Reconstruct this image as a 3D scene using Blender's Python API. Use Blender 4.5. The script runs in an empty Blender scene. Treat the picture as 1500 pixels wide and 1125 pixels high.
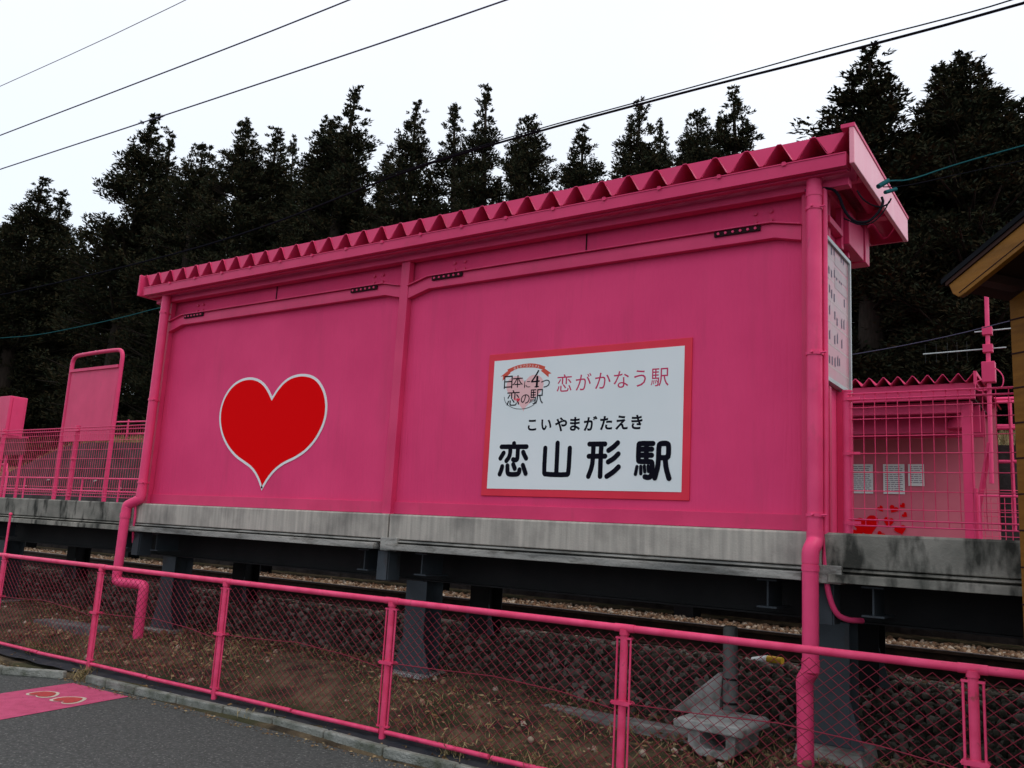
import bpy, bmesh, math, random
import numpy as np
from mathutils import Vector, Matrix
R_ = math.radians
sc = bpy.context.scene
col = sc.collection
rng = random.Random(7)
# ------------------------------------------------------------------ camera (eye = origin, the road lies at z = -1.6)
cd = bpy.data.cameras.new('camera'); cam = bpy.data.objects.new('camera', cd); col.objects.link(cam)
cd.sensor_width = 36; cd.lens = 30.81; cd.clip_start = .05; cd.clip_end = 1500
yaw, pitch, roll = -.6095, .1742, .0577
fw = Vector((math.sin(yaw)*math.cos(pitch), math.cos(yaw)*math.cos(pitch), math.sin(pitch)))
rt = Vector((math.cos(yaw), -math.sin(yaw), 0)); up = rt.cross(fw)
r2 = math.cos(roll)*rt + math.sin(roll)*up; u2 = -math.sin(roll)*rt + math.cos(roll)*up
cam.matrix_world = Matrix(((r2.x,u2.x,-fw.x,0),(r2.y,u2.y,-fw.y,0),(r2.z,u2.z,-fw.z,0),(0,0,0,1)))
sc.camera = cam
# ------------------------------------------------------------------ world: overcast daylight
w = bpy.data.worlds.new('World'); sc.world = w; w.use_nodes = True
nt = w.node_tree; nt.nodes.clear()
sky = nt.nodes.new('ShaderNodeTexSky'); sky.sky_type = 'NISHITA'; sky.sun_disc = False
SUN_EL, SUN_AZ = R_(58), R_(95)
sky.sun_elevation = SUN_EL; sky.sun_rotation = SUN_AZ; sky.dust_density = 4
bg1 = nt.nodes.new('ShaderNodeBackground'); bg1.inputs[1].default_value = .06
nt.links.new(sky.outputs[0], bg1.inputs[0])
bg2 = nt.nodes.new('ShaderNodeBackground'); bg2.inputs[1].default_value = 1.0
tc = nt.nodes.new('ShaderNodeTexCoord'); sx = nt.nodes.new('ShaderNodeSeparateXYZ'); nt.links.new(tc.outputs['Generated'], sx.inputs[0])
cr = nt.nodes.new('ShaderNodeValToRGB'); nt.links.new(sx.outputs['Z'], cr.inputs[0])
cr.color_ramp.elements[0].position = .0; cr.color_ramp.elements[0].color = (.64,.72,.78,1)
cr.color_ramp.elements[1].position = .75; cr.color_ramp.elements[1].color = (.97,.96,.965,1)
e = cr.color_ramp.elements.new(.3); e.color = (.83,.87,.905,1)
cn = nt.nodes.new('ShaderNodeTexNoise'); cn.inputs['Scale'].default_value = 2.2; cn.inputs['Detail'].default_value = 5; nt.links.new(tc.outputs['Generated'], cn.inputs[0])
mr = nt.nodes.new('ShaderNodeMapRange'); nt.links.new(cn.outputs[0], mr.inputs[0]); mr.inputs[1].default_value=.3; mr.inputs[2].default_value=.7; mr.inputs[3].default_value=.955; mr.inputs[4].default_value=1.035
nt.links.new(mr.outputs[0], bg2.inputs[1]); nt.links.new(cr.outputs[0], bg2.inputs[0])
ad = nt.nodes.new('ShaderNodeAddShader'); nt.links.new(bg1.outputs[0], ad.inputs[0]); nt.links.new(bg2.outputs[0], ad.inputs[1])
wo = nt.nodes.new('ShaderNodeOutputWorld'); nt.links.new(ad.outputs[0], wo.inputs[0])
sl = bpy.data.lights.new('sun','SUN'); sl.energy = .5; sl.angle = R_(30); sl.color = (1,.97,.93)
so = bpy.data.objects.new('sun', sl); col.objects.link(so)
sd = Vector((math.sin(SUN_AZ)*math.cos(SUN_EL), math.cos(SUN_AZ)*math.cos(SUN_EL), math.sin(SUN_EL)))
so.rotation_euler = sd.to_track_quat('Z','Y').to_euler(); so.location = (5,-5,20)
sc.view_settings.view_transform = 'Standard'; sc.view_settings.look = 'None'; sc.view_settings.exposure = 0; sc.view_settings.gamma = 1
sc.cycles.max_bounces = 6
# ------------------------------------------------------------------ materials
def lin(r,g,b): return tuple(((c/255)/12.92 if c/255<=.04045 else ((c/255+.055)/1.055)**2.4) for c in (r,g,b))+(1,)
def mat(name, c1, c2=None, scale=3., rough=.6, bump=0., bscale=60., metal=0., stretch=(1,1,1), detail=6, lo=.35, hi=.65, spec=.2, island=None, bstretch=None, dirt=None, trans=None):
    m = bpy.data.materials.new(name); m.use_nodes = True
    n = m.node_tree.nodes; l = m.node_tree.links; b = n['Principled BSDF']
    b.inputs['Roughness'].default_value = rough; b.inputs['Metallic'].default_value = metal
    b.inputs['Specular IOR Level'].default_value = spec
    c1 = tuple(c1[:3])+(1,); b.inputs['Base Color'].default_value = c1
    t = n.new('ShaderNodeTexCoord')
    def noise(sc_, st, det=6):
        mp = n.new('ShaderNodeMapping'); mp.inputs['Scale'].default_value = st; l.new(t.outputs['Object'], mp.inputs[0])
        q = n.new('ShaderNodeTexNoise'); q.inputs['Scale'].default_value = sc_; q.inputs['Detail'].default_value = det; l.new(mp.outputs[0], q.inputs[0]); return q
    cur = None
    if c2 is not None:
        q = noise(scale, stretch, detail); r = n.new('ShaderNodeValToRGB'); l.new(q.outputs[0], r.inputs[0])
        r.color_ramp.elements[0].position = lo; r.color_ramp.elements[0].color = c1
        r.color_ramp.elements[1].position = hi; r.color_ramp.elements[1].color = tuple(c2[:3])+(1,)
        cur = r.outputs[0]
    if island:
        g = n.new('ShaderNodeNewGeometry'); r = n.new('ShaderNodeValToRGB'); l.new(g.outputs['Random Per Island'], r.inputs[0])
        r.color_ramp.elements[0].color = tuple(island[0])+(1,); r.color_ramp.elements[1].color = tuple(island[-1])+(1,)
        for i, c in enumerate(island[1:-1]):
            e = r.color_ramp.elements.new((i+1)/(len(island)-1)); e.color = tuple(c)+(1,)
        if cur is None: cur = r.outputs[0]
        else:
            mx = n.new('ShaderNodeMix'); mx.data_type = 'RGBA'; mx.inputs[0].default_value = .55
            l.new(cur, mx.inputs[6]); l.new(r.outputs[0], mx.inputs[7]); cur = mx.outputs[2]
    if dirt:   # (colour, scale, stretch, lo, hi, amount)
        q = noise(dirt[1], dirt[2], 8); r = n.new('ShaderNodeMapRange'); l.new(q.outputs[0], r.inputs[0])
        r.inputs[1].default_value = dirt[3]; r.inputs[2].default_value = dirt[4]; r.inputs[4].default_value = dirt[5]
        mx = n.new('ShaderNodeMix'); mx.data_type = 'RGBA'; l.new(r.outputs[0], mx.inputs[0])
        if cur is None: mx.inputs[6].default_value = c1
        else: l.new(cur, mx.inputs[6])
        mx.inputs[7].default_value = tuple(dirt[0])+(1,); cur = mx.outputs[2]
    if cur is not None: l.new(cur, b.inputs['Base Color'])
    if bump:
        q = noise(bscale, bstretch or (1,1,1), 4); bn = n.new('ShaderNodeBump'); bn.inputs['Strength'].default_value = bump; bn.inputs['Distance'].default_value = .02
        l.new(q.outputs[0], bn.inputs['Height']); l.new(bn.outputs[0], b.inputs['Normal'])
    return m
PK = (.76,.058,.187); PK2 = (.68,.047,.163)
M = {}
M['wall'] = mat('pink_wall_paint', PK, PK2, 1.3, .65, .4, 40, bstretch=(1,1,.06), spec=.12, dirt=((.45,.05,.12), 2.2, (2.5,1,.35), .55, .8, .35))
M['pink'] = mat('pink_paint', (.68,.048,.155), (.60,.036,.13), 2.5, .42, .06, 90, dirt=((.4,.05,.1), 9, (1,1,.4), .58, .8, .45))
M['pipe'] = mat('pink_pipe_paint', (.80,.070,.20), (.70,.05,.165), 4, .38, .05, 60, dirt=((.42,.06,.12), 14, (1,1,.5), .6, .8, .5))
M['fence'] = mat('pink_fence_paint', (.78,.075,.19), (.66,.048,.135), 9, .4, .08, 120, dirt=((.25,.06,.06), 25, (1,1,1), .63, .75, .7))
M['wire'] = mat('pink_coated_wire', (.26,.024,.05), (.19,.02,.038), 6, .5)
M['deepred'] = mat('heart_red_film', (.76,.002,.004), rough=.7, spec=.02)
M['white'] = mat('white_film', (.76,.80,.81), (.70,.75,.76), 5, .45, spec=.25)
M['board'] = mat('white_board_face', (.74,.79,.81), (.69,.755,.775), 1.5, .4, spec=.25)
M['redframe'] = mat('rose_red_frame', (.74,.022,.06), (.66,.018,.05), 3, .45, spec=.3)
M['ink'] = mat('black_lettering', (.006,.006,.012), rough=.8, spec=.03)
M['rose'] = mat('rose_lettering', (.52,.03,.11), rough=.5)
M['palepink'] = mat('pale_pink_print', (.78,.47,.48), rough=.5)
M['ribbon'] = mat('vermilion_print', (.60,.08,.05), rough=.5)
M['concrete'] = mat('concrete', (.47,.44,.39), (.31,.295,.265), 11, .9, .12, 70, stretch=(2.2,1,.13), dirt=((.11,.105,.098), 2.4, (1.6,1,1.2), .46, .78, .75), lo=.3, hi=.7)
M['concrete_old'] = mat('mossy_concrete', (.26,.25,.22), (.12,.12,.105), 3.5, .95, .2, 60, dirt=((.012,.014,.012), 4.5, (2.2,1,.8), .5, .66, .85))
M['lip'] = mat('worn_concrete_lip', (.34,.335,.31), (.12,.125,.12), 3, .9, .4, 50, stretch=(.5,1,3), dirt=((.06,.055,.045), 6, (1,1,4), .5, .7, .7))
M['steel'] = mat('grey_blue_painted_steel', (.052,.064,.075), (.034,.043,.051), 3, .6, .1, 50, dirt=((.04,.025,.018), 8, (1,1,.4), .58, .75, .6))
M['steel_dark_shade'] = mat('dark_and_shaded_steel', (.013,.013,.014), (.008,.008,.009), 3, .7, .1, 50)  # near-black on girders and rear columns paints in the under-platform shade
M['rail'] = mat('rusty_rail', (.045,.028,.02), (.02,.013,.01), 12, .75, .2, 90)
M['railhead'] = mat('worn_rail_head', (.35,.35,.36), (.2,.19,.19), 8, .3, metal=.8)
M['sleeper'] = mat('sleeper_concrete', (.12,.11,.10), (.06,.055,.05), 5, .95, .4, 50)
M['asphalt'] = mat('asphalt', (.076,.082,.080), (.050,.054,.053), 28, .92, .8, 90, lo=.35, hi=.65, dirt=((.24,.245,.24), 52, (1,1,1), .57, .68, .65))
M['roadred'] = mat('worn_red_road_paint', (.42,.05,.05), (.32,.04,.045), 30, .9, .4, 100)
M['roadwhite'] = mat('worn_white_road_paint', (.55,.50,.42), (.42,.36,.30), 40, .9, .4, 100)
M['roadpink'] = mat('pink_road_paint', (.62,.10,.22), (.52,.075,.17), 8, .8, .8, 220, dirt=((.09,.05,.06), 38, (1,1,1), .62, .72, .8))
M['kerb'] = mat('kerb_concrete', (.25,.26,.24), (.13,.14,.12), 6, .95, .8, 60, dirt=((.05,.06,.035), 9, (1,1,1), .52, .7, .7))
M['dirt'] = mat('bare_earth', (.115,.086,.052), (.024,.018,.012), 4.5, 1., 1., 35, dirt=((.030,.034,.014), 2.1, (1,1,1), .47, .6, .8))
M['sheet'] = mat('weed_sheet', (.016,.02,.028), (.03,.032,.036), 6, .7, .5, 20)
M['stone_rust'] = mat('rusty_ballast_stone', (.12,.075,.045), rough=.95, island=((.06,.035,.02),(.17,.09,.05),(.11,.075,.05),(.23,.15,.09),(.36,.31,.25)), bump=.3, bscale=60)
M['stone_dark'] = mat('dark_ballast_stone', (.05,.05,.045), rough=.95, island=((.014,.013,.010),(.027,.026,.019),(.044,.040,.031),(.065,.057,.043),(.17,.155,.135)), bump=.3, bscale=60)
M['soil_bed'] = mat('ballast_bed', (.03,.024,.018), (.05,.035,.025), 20, 1., 1., 60)
M['grass'] = mat('dry_grass_blade', (.16,.125,.055), rough=.9, island=((.06,.07,.022),(.18,.14,.06),(.34,.27,.14),(.14,.08,.04)))
M['leaf'] = mat('fallen_leaf', (.10,.05,.02), rough=.9, island=((.07,.035,.018),(.20,.11,.05),(.36,.27,.15),(.09,.06,.03)))
M['bank'] = mat('grassy_bank', (.10,.095,.045), (.05,.055,.022), 3, 1., 1., 12)
M['hill'] = mat('forest_floor', (.022,.022,.012), (.012,.014,.008), 1, 1., 1., 3)
M['retain'] = mat('retaining_wall_stone', (.075,.065,.065), (.035,.03,.03), 1.6, .95, .8, 14, dirt=((.02,.018,.016), 3, (1.5,1,.5), .5, .7, .7))
M['needle'] = mat('cedar_needles', (.022,.021,.011), rough=1., spec=.0, island=((.016,.021,.015),(.030,.027,.015),(.022,.030,.018),(.042,.030,.016),(.018,.026,.019)))
M['needle2'] = mat('broadleaf_foliage', (.03,.04,.014), rough=.9, spec=.1, island=((.014,.02,.008),(.035,.045,.015),(.05,.055,.02)))
M['bark'] = mat('cedar_bark', (.035,.025,.02), (.02,.015,.012), 8, 1., .5, 20, stretch=(4,4,.4))
M['alu'] = mat('aluminium_frame', (.50,.54,.55), (.42,.46,.47), 4, .4, metal=.2)
M['paper'] = mat('paper', (.78,.80,.79), (.70,.73,.72), 5, .8)
M['print'] = mat('faded_print', (.16,.14,.19), rough=.8)
M['cable'] = mat('black_cable', (.010,.010,.014), rough=.9, spec=.0)
M['cable_v'] = mat('violet_grey_cable', (.06,.055,.10), rough=.6)
M['cable_p'] = mat('pale_thin_cable', (.30,.29,.33), rough=.6)
M['cable_t'] = mat('teal_cable', (.015,.085,.095), rough=.9, spec=.02)
M['wood'] = mat('yellow_stained_timber', (.20,.082,.007), (.145,.056,.004), 3, .6, .2, 30, stretch=(1,1,9))
M['woodlight'] = mat('honey_stained_fascia', (.23,.095,.010), (.16,.065,.006), 3, .55, .2, 30, stretch=(1,1,7))
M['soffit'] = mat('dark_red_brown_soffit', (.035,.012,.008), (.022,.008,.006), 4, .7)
M['rooftile'] = mat('dark_roof_metal', (.010,.011,.014), (.006,.007,.009), 4, .8, spec=.05)
M['mural'] = mat('mural_pink_wall', (.66,.16,.22), (.60,.13,.19), 2.2, .6)
M['joint_and_shade'] = mat('dark_joint_and_slot_shade', (.02,.006,.008), rough=.9)  # dark joint lines, plus painted shade for the wall beam slots
M['post_grey'] = mat('grey_concrete_post', (.14,.145,.14), (.09,.095,.092), 5, .9, .3, 50, dirt=((.03,.03,.03), 12, (1,1,.6), .58, .7, .8))
M['trough'] = mat('pale_trough_concrete', (.36,.375,.365), (.24,.25,.24), 6, .85, .4, 60, dirt=((.07,.065,.05), 7, (1,1,1), .5, .68, .75))
M['speck'] = mat('pebbled_footing', (.42,.42,.42), (.05,.05,.05), 90, .95, .8, 90, lo=.45, hi=.55)
M['yellow'] = mat('yellow_plastic', (.65,.40,.03), (.5,.3,.02), 8, .5)
M['brownboard'] = mat('brown_board', (.10,.035,.035), (.07,.025,.025), 4, .7)
M['poster'] = mat('sun_bleached_poster', (.52,.21,.26), (.44,.28,.30), 2.4, .3, stretch=(1,1,2.2), lo=.42, hi=.6, spec=.3)
M['posterline'] = mat('poster_rule', (.52,.40,.40), rough=.4)
M['teal'] = mat('poster_green_print', (.34,.25,.26), (.42,.26,.28), 8, .3)
# ------------------------------------------------------------------ mesh helpers
class MB:
    def __init__(s): s.v=[]; s.f=[]; s.sm=[]
    def add(s, vs, fs, smooth=False):
        o=len(s.v); s.v+= [tuple(map(float,p)) for p in vs]; s.f+=[tuple(i+o for i in f) for f in fs]; s.sm+=[smooth]*len(fs); return s
    def box(s,x0,x1,y0,y1,z0,z1):
        return s.add([(x0,y0,z0),(x1,y0,z0),(x1,y1,z0),(x0,y1,z0),(x0,y0,z1),(x1,y0,z1),(x1,y1,z1),(x0,y1,z1)],
              [(0,3,2,1),(4,5,6,7),(0,1,5,4),(1,2,6,5),(2,3,7,6),(3,0,4,7)])
    def bar(s,a,b,w,h,upv=(0,0,1)):
        a=Vector(a);b=Vector(b);d=(b-a).normalized();sd_=d.cross(Vector(upv))
        if sd_.length<1e-4: sd_=d.cross(Vector((0,1,0)))
        sd_.normalize();u=sd_.cross(d);vs=[]
        for p in (a,b):
            for i,j in((-1,-1),(1,-1),(1,1),(-1,1)): vs.append(p+sd_*w/2*i+u*h/2*j)
        return s.add(vs,[(0,3,2,1),(4,5,6,7),(0,1,5,4),(1,2,6,5),(2,3,7,6),(3,0,4,7)])
    def tube(s,pts,r,n=10,caps=True,smooth=True):
        pts=[Vector(p) for p in pts]; rs=r if isinstance(r,(list,tuple)) else [r]*len(pts)
        d0=(pts[1]-pts[0]).normalized(); ref=Vector((0,0,1)) if abs(d0.z)<.9 else Vector((1,0,0))
        vs=[];u=None
        for i,p in enumerate(pts):
            if i==0:d=d0
            elif i==len(pts)-1:d=(pts[i]-pts[i-1]).normalized()
            else:
                d=((pts[i]-pts[i-1]).normalized()+(pts[i+1]-pts[i]).normalized())
                d=d.normalized() if d.length>1e-6 else (pts[i+1]-pts[i]).normalized()
            if u is None: u=d.cross(ref).normalized()
            else: u=(u-d*u.dot(d)).normalized()
            v=d.cross(u)
            k=1.
            if 0<i<len(pts)-1:
                cs=d.dot((pts[i+1]-pts[i]).normalized()); k=1/max(cs,.6)
            for j in range(n):
                a=2*math.pi*j/n; vs.append(p+(u*math.cos(a)+v*math.sin(a))*rs[i]*(k if n<8 else 1))
        fs=[]
        for i in range(len(pts)-1):
            for j in range(n):
                k=(j+1)%n; fs.append((i*n+j,i*n+k,(i+1)*n+k,(i+1)*n+j))
        s.add(vs,fs,smooth)
        if caps: s.add(vs[:n],[tuple(range(n-1,-1,-1))]); s.add(vs[-n:],[tuple(range(n))])
        return s
    def prism(s,poly,a0,a1,axis='y'):
        """poly: 2D outline; axis y: (x,z), axis x: (y,z), axis z: (x,y)"""
        def P(p,a): return {'y':(p[0],a,p[1]),'x':(a,p[0],p[1]),'z':(p[0],p[1],a)}[axis]
        n=len(poly); vs=[P(p,a0) for p in poly]+[P(p,a1) for p in poly]
        return s.add(vs,[tuple(range(n)),tuple(range(2*n-1,n-1,-1))]+[(i,i+n,(i+1)%n+n,(i+1)%n) for i in range(n)])
    def build(s,name,m,parent=None,bev=0,origin=None):
        o_=Vector(origin) if origin is not None else (Vector((0,0,0)))
        if parent is not None:
            p=parent; acc=Vector((0,0,0))
            while p is not None: acc+=p.location; p=p.parent
            base=acc; loc=Vector((0,0,0))
        else: base=o_; loc=o_
        me=bpy.data.meshes.new(name); me.from_pydata([tuple(Vector(v)-base) for v in s.v],[],s.f)
        me.polygons.foreach_set('use_smooth',s.sm); 
        bm=bmesh.new(); bm.from_mesh(me); bmesh.ops.recalc_face_normals(bm,faces=bm.faces); bm.to_mesh(me); bm.free()
        me.materials.append(m if not isinstance(m,str) else M[m])
        o=bpy.data.objects.new(name,me); col.objects.link(o); o.location=loc; o.parent=parent
        if bev:
            b=o.modifiers.new('bevel','BEVEL'); b.width=bev; b.segments=2; b.limit_method='ANGLE'; b.angle_limit=R_(40)
        return o
def tag(o,label,cat,group=None,kind=None):
    if label: o['label']=label
    if cat: o['category']=cat
    if group: o['group']=group
    if kind: o['kind']=kind
    return o
def thing(name,label,cat,loc,group=None):
    o=bpy.data.objects.new(name,None); col.objects.link(o); o.location=loc; o.empty_display_size=.2
    return tag(o,label,cat,group)
def struct(o): o['kind']='structure'; return o
def chaikin(p,n=1):
    for _ in range(n):
        q=[p[0]]
        for a,b in zip(p[:-1],p[1:]):
            q+= [tuple(.75*x+.25*y for x,y in zip(a,b)),tuple(.25*x+.75*y for x,y in zip(a,b))]
        p=q+[p[-1]]
    return p
def disc_stroke(mb,a,b,w,y,n=8):
    (x0,z0),(x1,z1)=a,b; an=math.atan2(z1-z0,x1-x0); pts=[]
    for i in range(n+1): t=an+math.pi/2+math.pi*i/n; pts.append((x0+w/2*math.cos(t),y,z0+w/2*math.sin(t)))
    for i in range(n+1): t=an-math.pi/2+math.pi*i/n; pts.append((x1+w/2*math.cos(t),y,z1+w/2*math.sin(t)))
    mb.add(pts,[tuple(range(len(pts)))])
def strokes(mb,lst,y,step=.00006):
    k=0
    for w_,p in lst:
        p=chaikin(p,1) if len(p)>2 else p
        for a,b in zip(p[:-1],p[1:]):
            disc_stroke(mb,a,b,w_*1.36,y-k*step); k+=1
def glyphs(mb,text,cx,cz,size,y,off=0.,sx_=1.,rot=0.):
    """one glyph or word centred on cx,cz in the plane y (facing -y)"""
    cu=bpy.data.curves.new('t','FONT'); cu.body=text; cu.size=1; cu.offset=off; cu.resolution_u=3
    ob=bpy.data.objects.new('t',cu); col.objects.link(ob)
    dg=bpy.context.evaluated_depsgraph_get(); me=bpy.data.meshes.new_from_object(ob.evaluated_get(dg))
    if len(me.vertices):
        vs=np.array([v.co[:] for v in me.vertices]); mn=vs.min(0);mx=vs.max(0);c=(mn+mx)/2
        k=size/max(mx[1]-mn[1],1e-3) if len(text)>1 else size
        xx=(vs[:,0]-c[0])*k*sx_; zz=(vs[:,1]-c[1])*k; ca,sa=math.cos(rot),math.sin(rot)
        mb.add([(cx+a*ca-b*sa,y,cz+a*sa+b*ca) for a,b in zip(xx,zz)],[tuple(p.vertices) for p in me.polygons])
    bpy.data.objects.remove(ob); bpy.data.curves.remove(cu); bpy.data.meshes.remove(me)
def heart2(cx,cz,s_,n=28,rot=0,sq=1):
    pts=[]
    for i in range(n):
        t=2*math.pi*i/n; x=16*math.sin(t)**3/16; z=(13*math.cos(t)-5*math.cos(2*t)-2*math.cos(3*t)-math.cos(4*t))/16
        x*=sq; pts.append((cx+s_*(x*math.cos(rot)-z*math.sin(rot)),cz+s_*(x*math.sin(rot)+z*math.cos(rot))))
    return pts
BIG= [(.031,[(-4.26,.796),(-4.258,.771)]),(.031,[(-4.389,.769),(-4.129,.767)]),(.031,[(-4.296,.757),(-4.294,.713),(-4.305,.676),(-4.33,.647)]),(.031,[(-4.217,.756),(-4.216,.683),(-4.218,.661),(-4.232,.653),(-4.261,.658)]),(.031,[(-4.363,.715),(-4.394,.669)]),(.031,[(-4.16,.721),(-4.148,.697),(-4.127,.668)]),(.031,[(-4.37,.598),(-4.377,.566),(-4.392,.532)]),(.031,[(-4.315,.605),(-4.312,.549),(-4.299,.532),(-4.25,.53),(-4.207,.533),(-4.191,.546),(-4.188,.571)]),(.031,[(-4.255,.616),(-4.246,.598),(-4.237,.581)]),(.031,[(-4.155,.609),(-4.14,.575),(-4.123,.539)]),(.031,[(-3.94,.753),(-3.941,.547),(-3.929,.533),(-3.717,.53),(-3.703,.545),(-3.701,.75)]),(.031,[(-3.821,.794),(-3.82,.537)]),(.031,[(-3.517,.781),(-3.375,.78)]),(.031,[(-3.519,.682),(-3.37,.682)]),(.031,[(-3.48,.776),(-3.48,.673),(-3.486,.597),(-3.516,.519)]),(.031,[(-3.407,.775),(-3.41,.672),(-3.408,.52)]),(.031,[(-3.26,.788),(-3.295,.756),(-3.34,.728)]),(.031,[(-3.252,.699),(-3.291,.662),(-3.34,.636)]),(.031,[(-3.246,.596),(-3.287,.557),(-3.348,.521)]),(.031,[(-2.954,.778),(-3.069,.78),(-3.076,.771),(-3.076,.648),(-3.065,.638),(-2.966,.638),(-2.955,.625),(-2.955,.546),(-2.966,.52),(-2.989,.514),(-3.014,.52)]),(.031,[(-3.009,.779),(-3.007,.638)]),(.031,[(-3.072,.735),(-2.962,.734)]),(.031,[(-3.073,.688),(-2.962,.687)]),(.031,[(-2.901,.668),(-2.834,.667),(-2.821,.68),(-2.821,.764),(-2.835,.778),(-2.888,.778),(-2.903,.764),(-2.903,.664),(-2.907,.598),(-2.93,.512)]),(.031,[(-2.848,.665),(-2.838,.586),(-2.812,.51)]),(.021,[(-3.084,.598),(-3.095,.539)]),(.021,[(-3.051,.6),(-3.049,.544)]),(.021,[(-3.021,.602),(-3.015,.559)]),(.021,[(-2.989,.603),(-2.983,.562)])]
# ================================================================== GROUND
PROF=[(-60,-1.9),(3,-1.75),(4.95,-1.72),(5.02,-1.585),(5.3,-1.555),(6.0,-1.41),(7.0,-1.37),(7.15,-1.35),(7.85,-1.0),(11.0,-.98),(12.4,-1.0),(13.0,-1.25),(16.9,-1.25),(17.02,-1.25)]
def topw(x): return max(1.0, 2.02-.016*x) if x>-31 else 2.5-.25*(-31-x) if x>-36 else 1.25
def G(x,y):
    g=G0(x,y)
    if 5.3<y<7.15: g+=.09*min(1,max(0,(-3.4-x)/1.5))*min(1,(y-5.3)/.5)*min(1,(7.15-y)/.15+0)
    return g+.11*math.exp(-((x+1.72)**2+(y-6.05)**2)/.06)
def G0(x,y):
    if y<=17.02:
        for (a,za),(b,zb) in zip(PROF[:-1],PROF[1:]):
            if y<=b: return za+(zb-za)*max(0,(y-a)/(b-a))
    t=topw(x)+.02
    if y<17.3: return t
    if y<22: return t+(y-17.3)*.16
    return t+.75+(min(y,45)-22)*.03
ys=[-60,-30,-10,0,3,4.95,5.02,5.15,5.3,5.45,5.6,5.8,6,6.2,6.5,6.8,7,7.15,7.5,7.85,8.5,9,10,11,12.4,13,14,16,17.02,17.3,18,19,20.5,22,26,32,45,80,150,300]
xs=[-400,-250,-150,-100,-80]+[-60+1.5*i for i in range(31)]+[-14+.25*i for i in range(64)]+[3.5,6,9,13,18,25,40,70,120,200,300]
mb=MB(); nx=len(xs)
vs=[]
for y in ys:
    for x in xs:
        z=G(x,y)
        if 5.1<y<9: z+=.035*math.sin(x*1.7+y)*math.sin(x*.6+2*y)
        vs.append((x,y,z))
# vertical step at the retaining wall
mb.add(vs,[(j*nx+i,j*nx+i+1,(j+1)*nx+i+1,(j+1)*nx+i) for j in range(len(ys)-1) for i in range(nx-1)],True)
gr=mb.build('ground','dirt'); struct(gr)
gr.data.materials.append(M['hill']); gr.data.materials.append(M['soil_bed']); gr.data.materials.append(M['bank'])
for p in gr.data.polygons:
    y=p.center.y
    p.material_index = 1 if y>21 else 3 if y>17.02 else 2 if 7.15<y<12.6 else 0
# road
roadedge=[(-60,4.0),(-30,4.15),(-14,4.35),(-10,4.62),(-9.19,4.66),(-8.56,4.99),(-8.39,5.02),(-7.5,5.0),(-6.9,5.02),(-6.2,5.03),(-5.6,5.02),(-4.78,4.97),(-4.4,4.98),(-3.9,4.99),(-2,4.97),(2,4.95),(40,4.9)]
mb=MB(); n=len(roadedge)
mb.add([(x,y+.01,-1.6) for x,y in roadedge]+[(x,-50,-1.6) for x,y in roadedge],[(i,i+1,i+1+n,i+n) for i in range(n-1)])
struct(mb.build('road','asphalt'))
# pink painted band with hearts
mk=thing('road_marking','faded pink band painted on the asphalt with two white-outlined red hearts','road marking',(-7.8,4.4,-1.596))
MB().add([(-8.34,4.90,-1.596),(-7.44,4.925,-1.596),(-7.17,3.60,-1.596),(-6.75,2.2,-1.596),(-7.75,2.2,-1.596),(-8.19,4.12,-1.596)],[(0,5,4,3,2,1)]).build('paint_patch','roadpink',mk)
hr=[([(-8.057,4.331),(-8.087,4.414),(-8.063,4.511),(-7.978,4.546),(-7.93,4.545),(-7.828,4.472),(-7.786,4.39),(-7.835,4.319),(-7.92,4.325),(-7.935,4.375),(-7.965,4.31),(-8.01,4.30)]),([(-7.69,4.345),(-7.747,4.45),(-7.699,4.549),(-7.611,4.599),(-7.55,4.58),(-7.45,4.47),(-7.43,4.40),(-7.45,4.345),(-7.52,4.335),(-7.56,4.40),(-7.60,4.33),(-7.65,4.32)])]
for h in hr:
    cx=sum(p[0] for p in h)/12; cy=sum(p[1] for p in h)/12; h=chaikin(h+[h[0]],1)
    o=MB().add([(cx+(x-cx)*1.08,cy+(y-cy)*1.08,-1.5935) for x,y in h],[tuple(range(len(h)))]).build('heart_outline','roadwhite',mk)
    MB().add([(cx+(x-cx)*.86,cy+(y-cy)*.86,-1.591) for x,y in h],[tuple(range(len(h)))]).build('heart','roadred',o)
# kerb: separate precast lengths
kb=thing('kerb',None,None,(-6,5,-1.6)); kb['kind']='structure'
kl=[(-30,4.0),(-14,4.33),(-10.2,4.55),(-9.15,4.62),(-8.58,4.93)]
kr=[(-8.3,5.00),(-7.95,5.0),(-7.5,5.01),(-6.9,5.03),(-6.3,5.055),(-5.7,5.07),(-5.1,5.06),(-4.45,5.02),(-3.8,5.03),(-3.2,5.02),(-2.6,5.0),(-2,5.0),(-1.4,4.99),(-.8,4.99),(-.2,4.98),(.4,4.98),(5,4.95)]
for ch in (kl,kr):
    for k,(a,b) in enumerate(zip(ch[:-1],ch[1:])):
        j=.006*math.sin(k*5.3)
        MB().bar((a[0]+.008,a[1]+.03+j,-1.563),(b[0]-.008,b[1]+.03+j*.5,-1.563),.072,.075).build('kerb_stone','kerb',kb,bev=.012)
# weed sheet strip between kerb and fence
mb=MB(); q=[]
N=60
for i in range(N+1):
    x=-11+9.5*i/N
    q+= [(x,5.12+.01*math.sin(i),-1.562+.006*math.sin(i*1.7)),(x,5.36+.05*math.sin(i*.9)+.03*math.sin(i*2.3),G(x,5.38)+.012)]
mb.add(q,[(2*i,2*i+2,2*i+3,2*i+1) for i in range(N)],True)
o=mb.build('weed_sheet','sheet'); tag(o,'dark weed barrier sheet in the strip under the chain-link fence','ground sheet')
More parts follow.
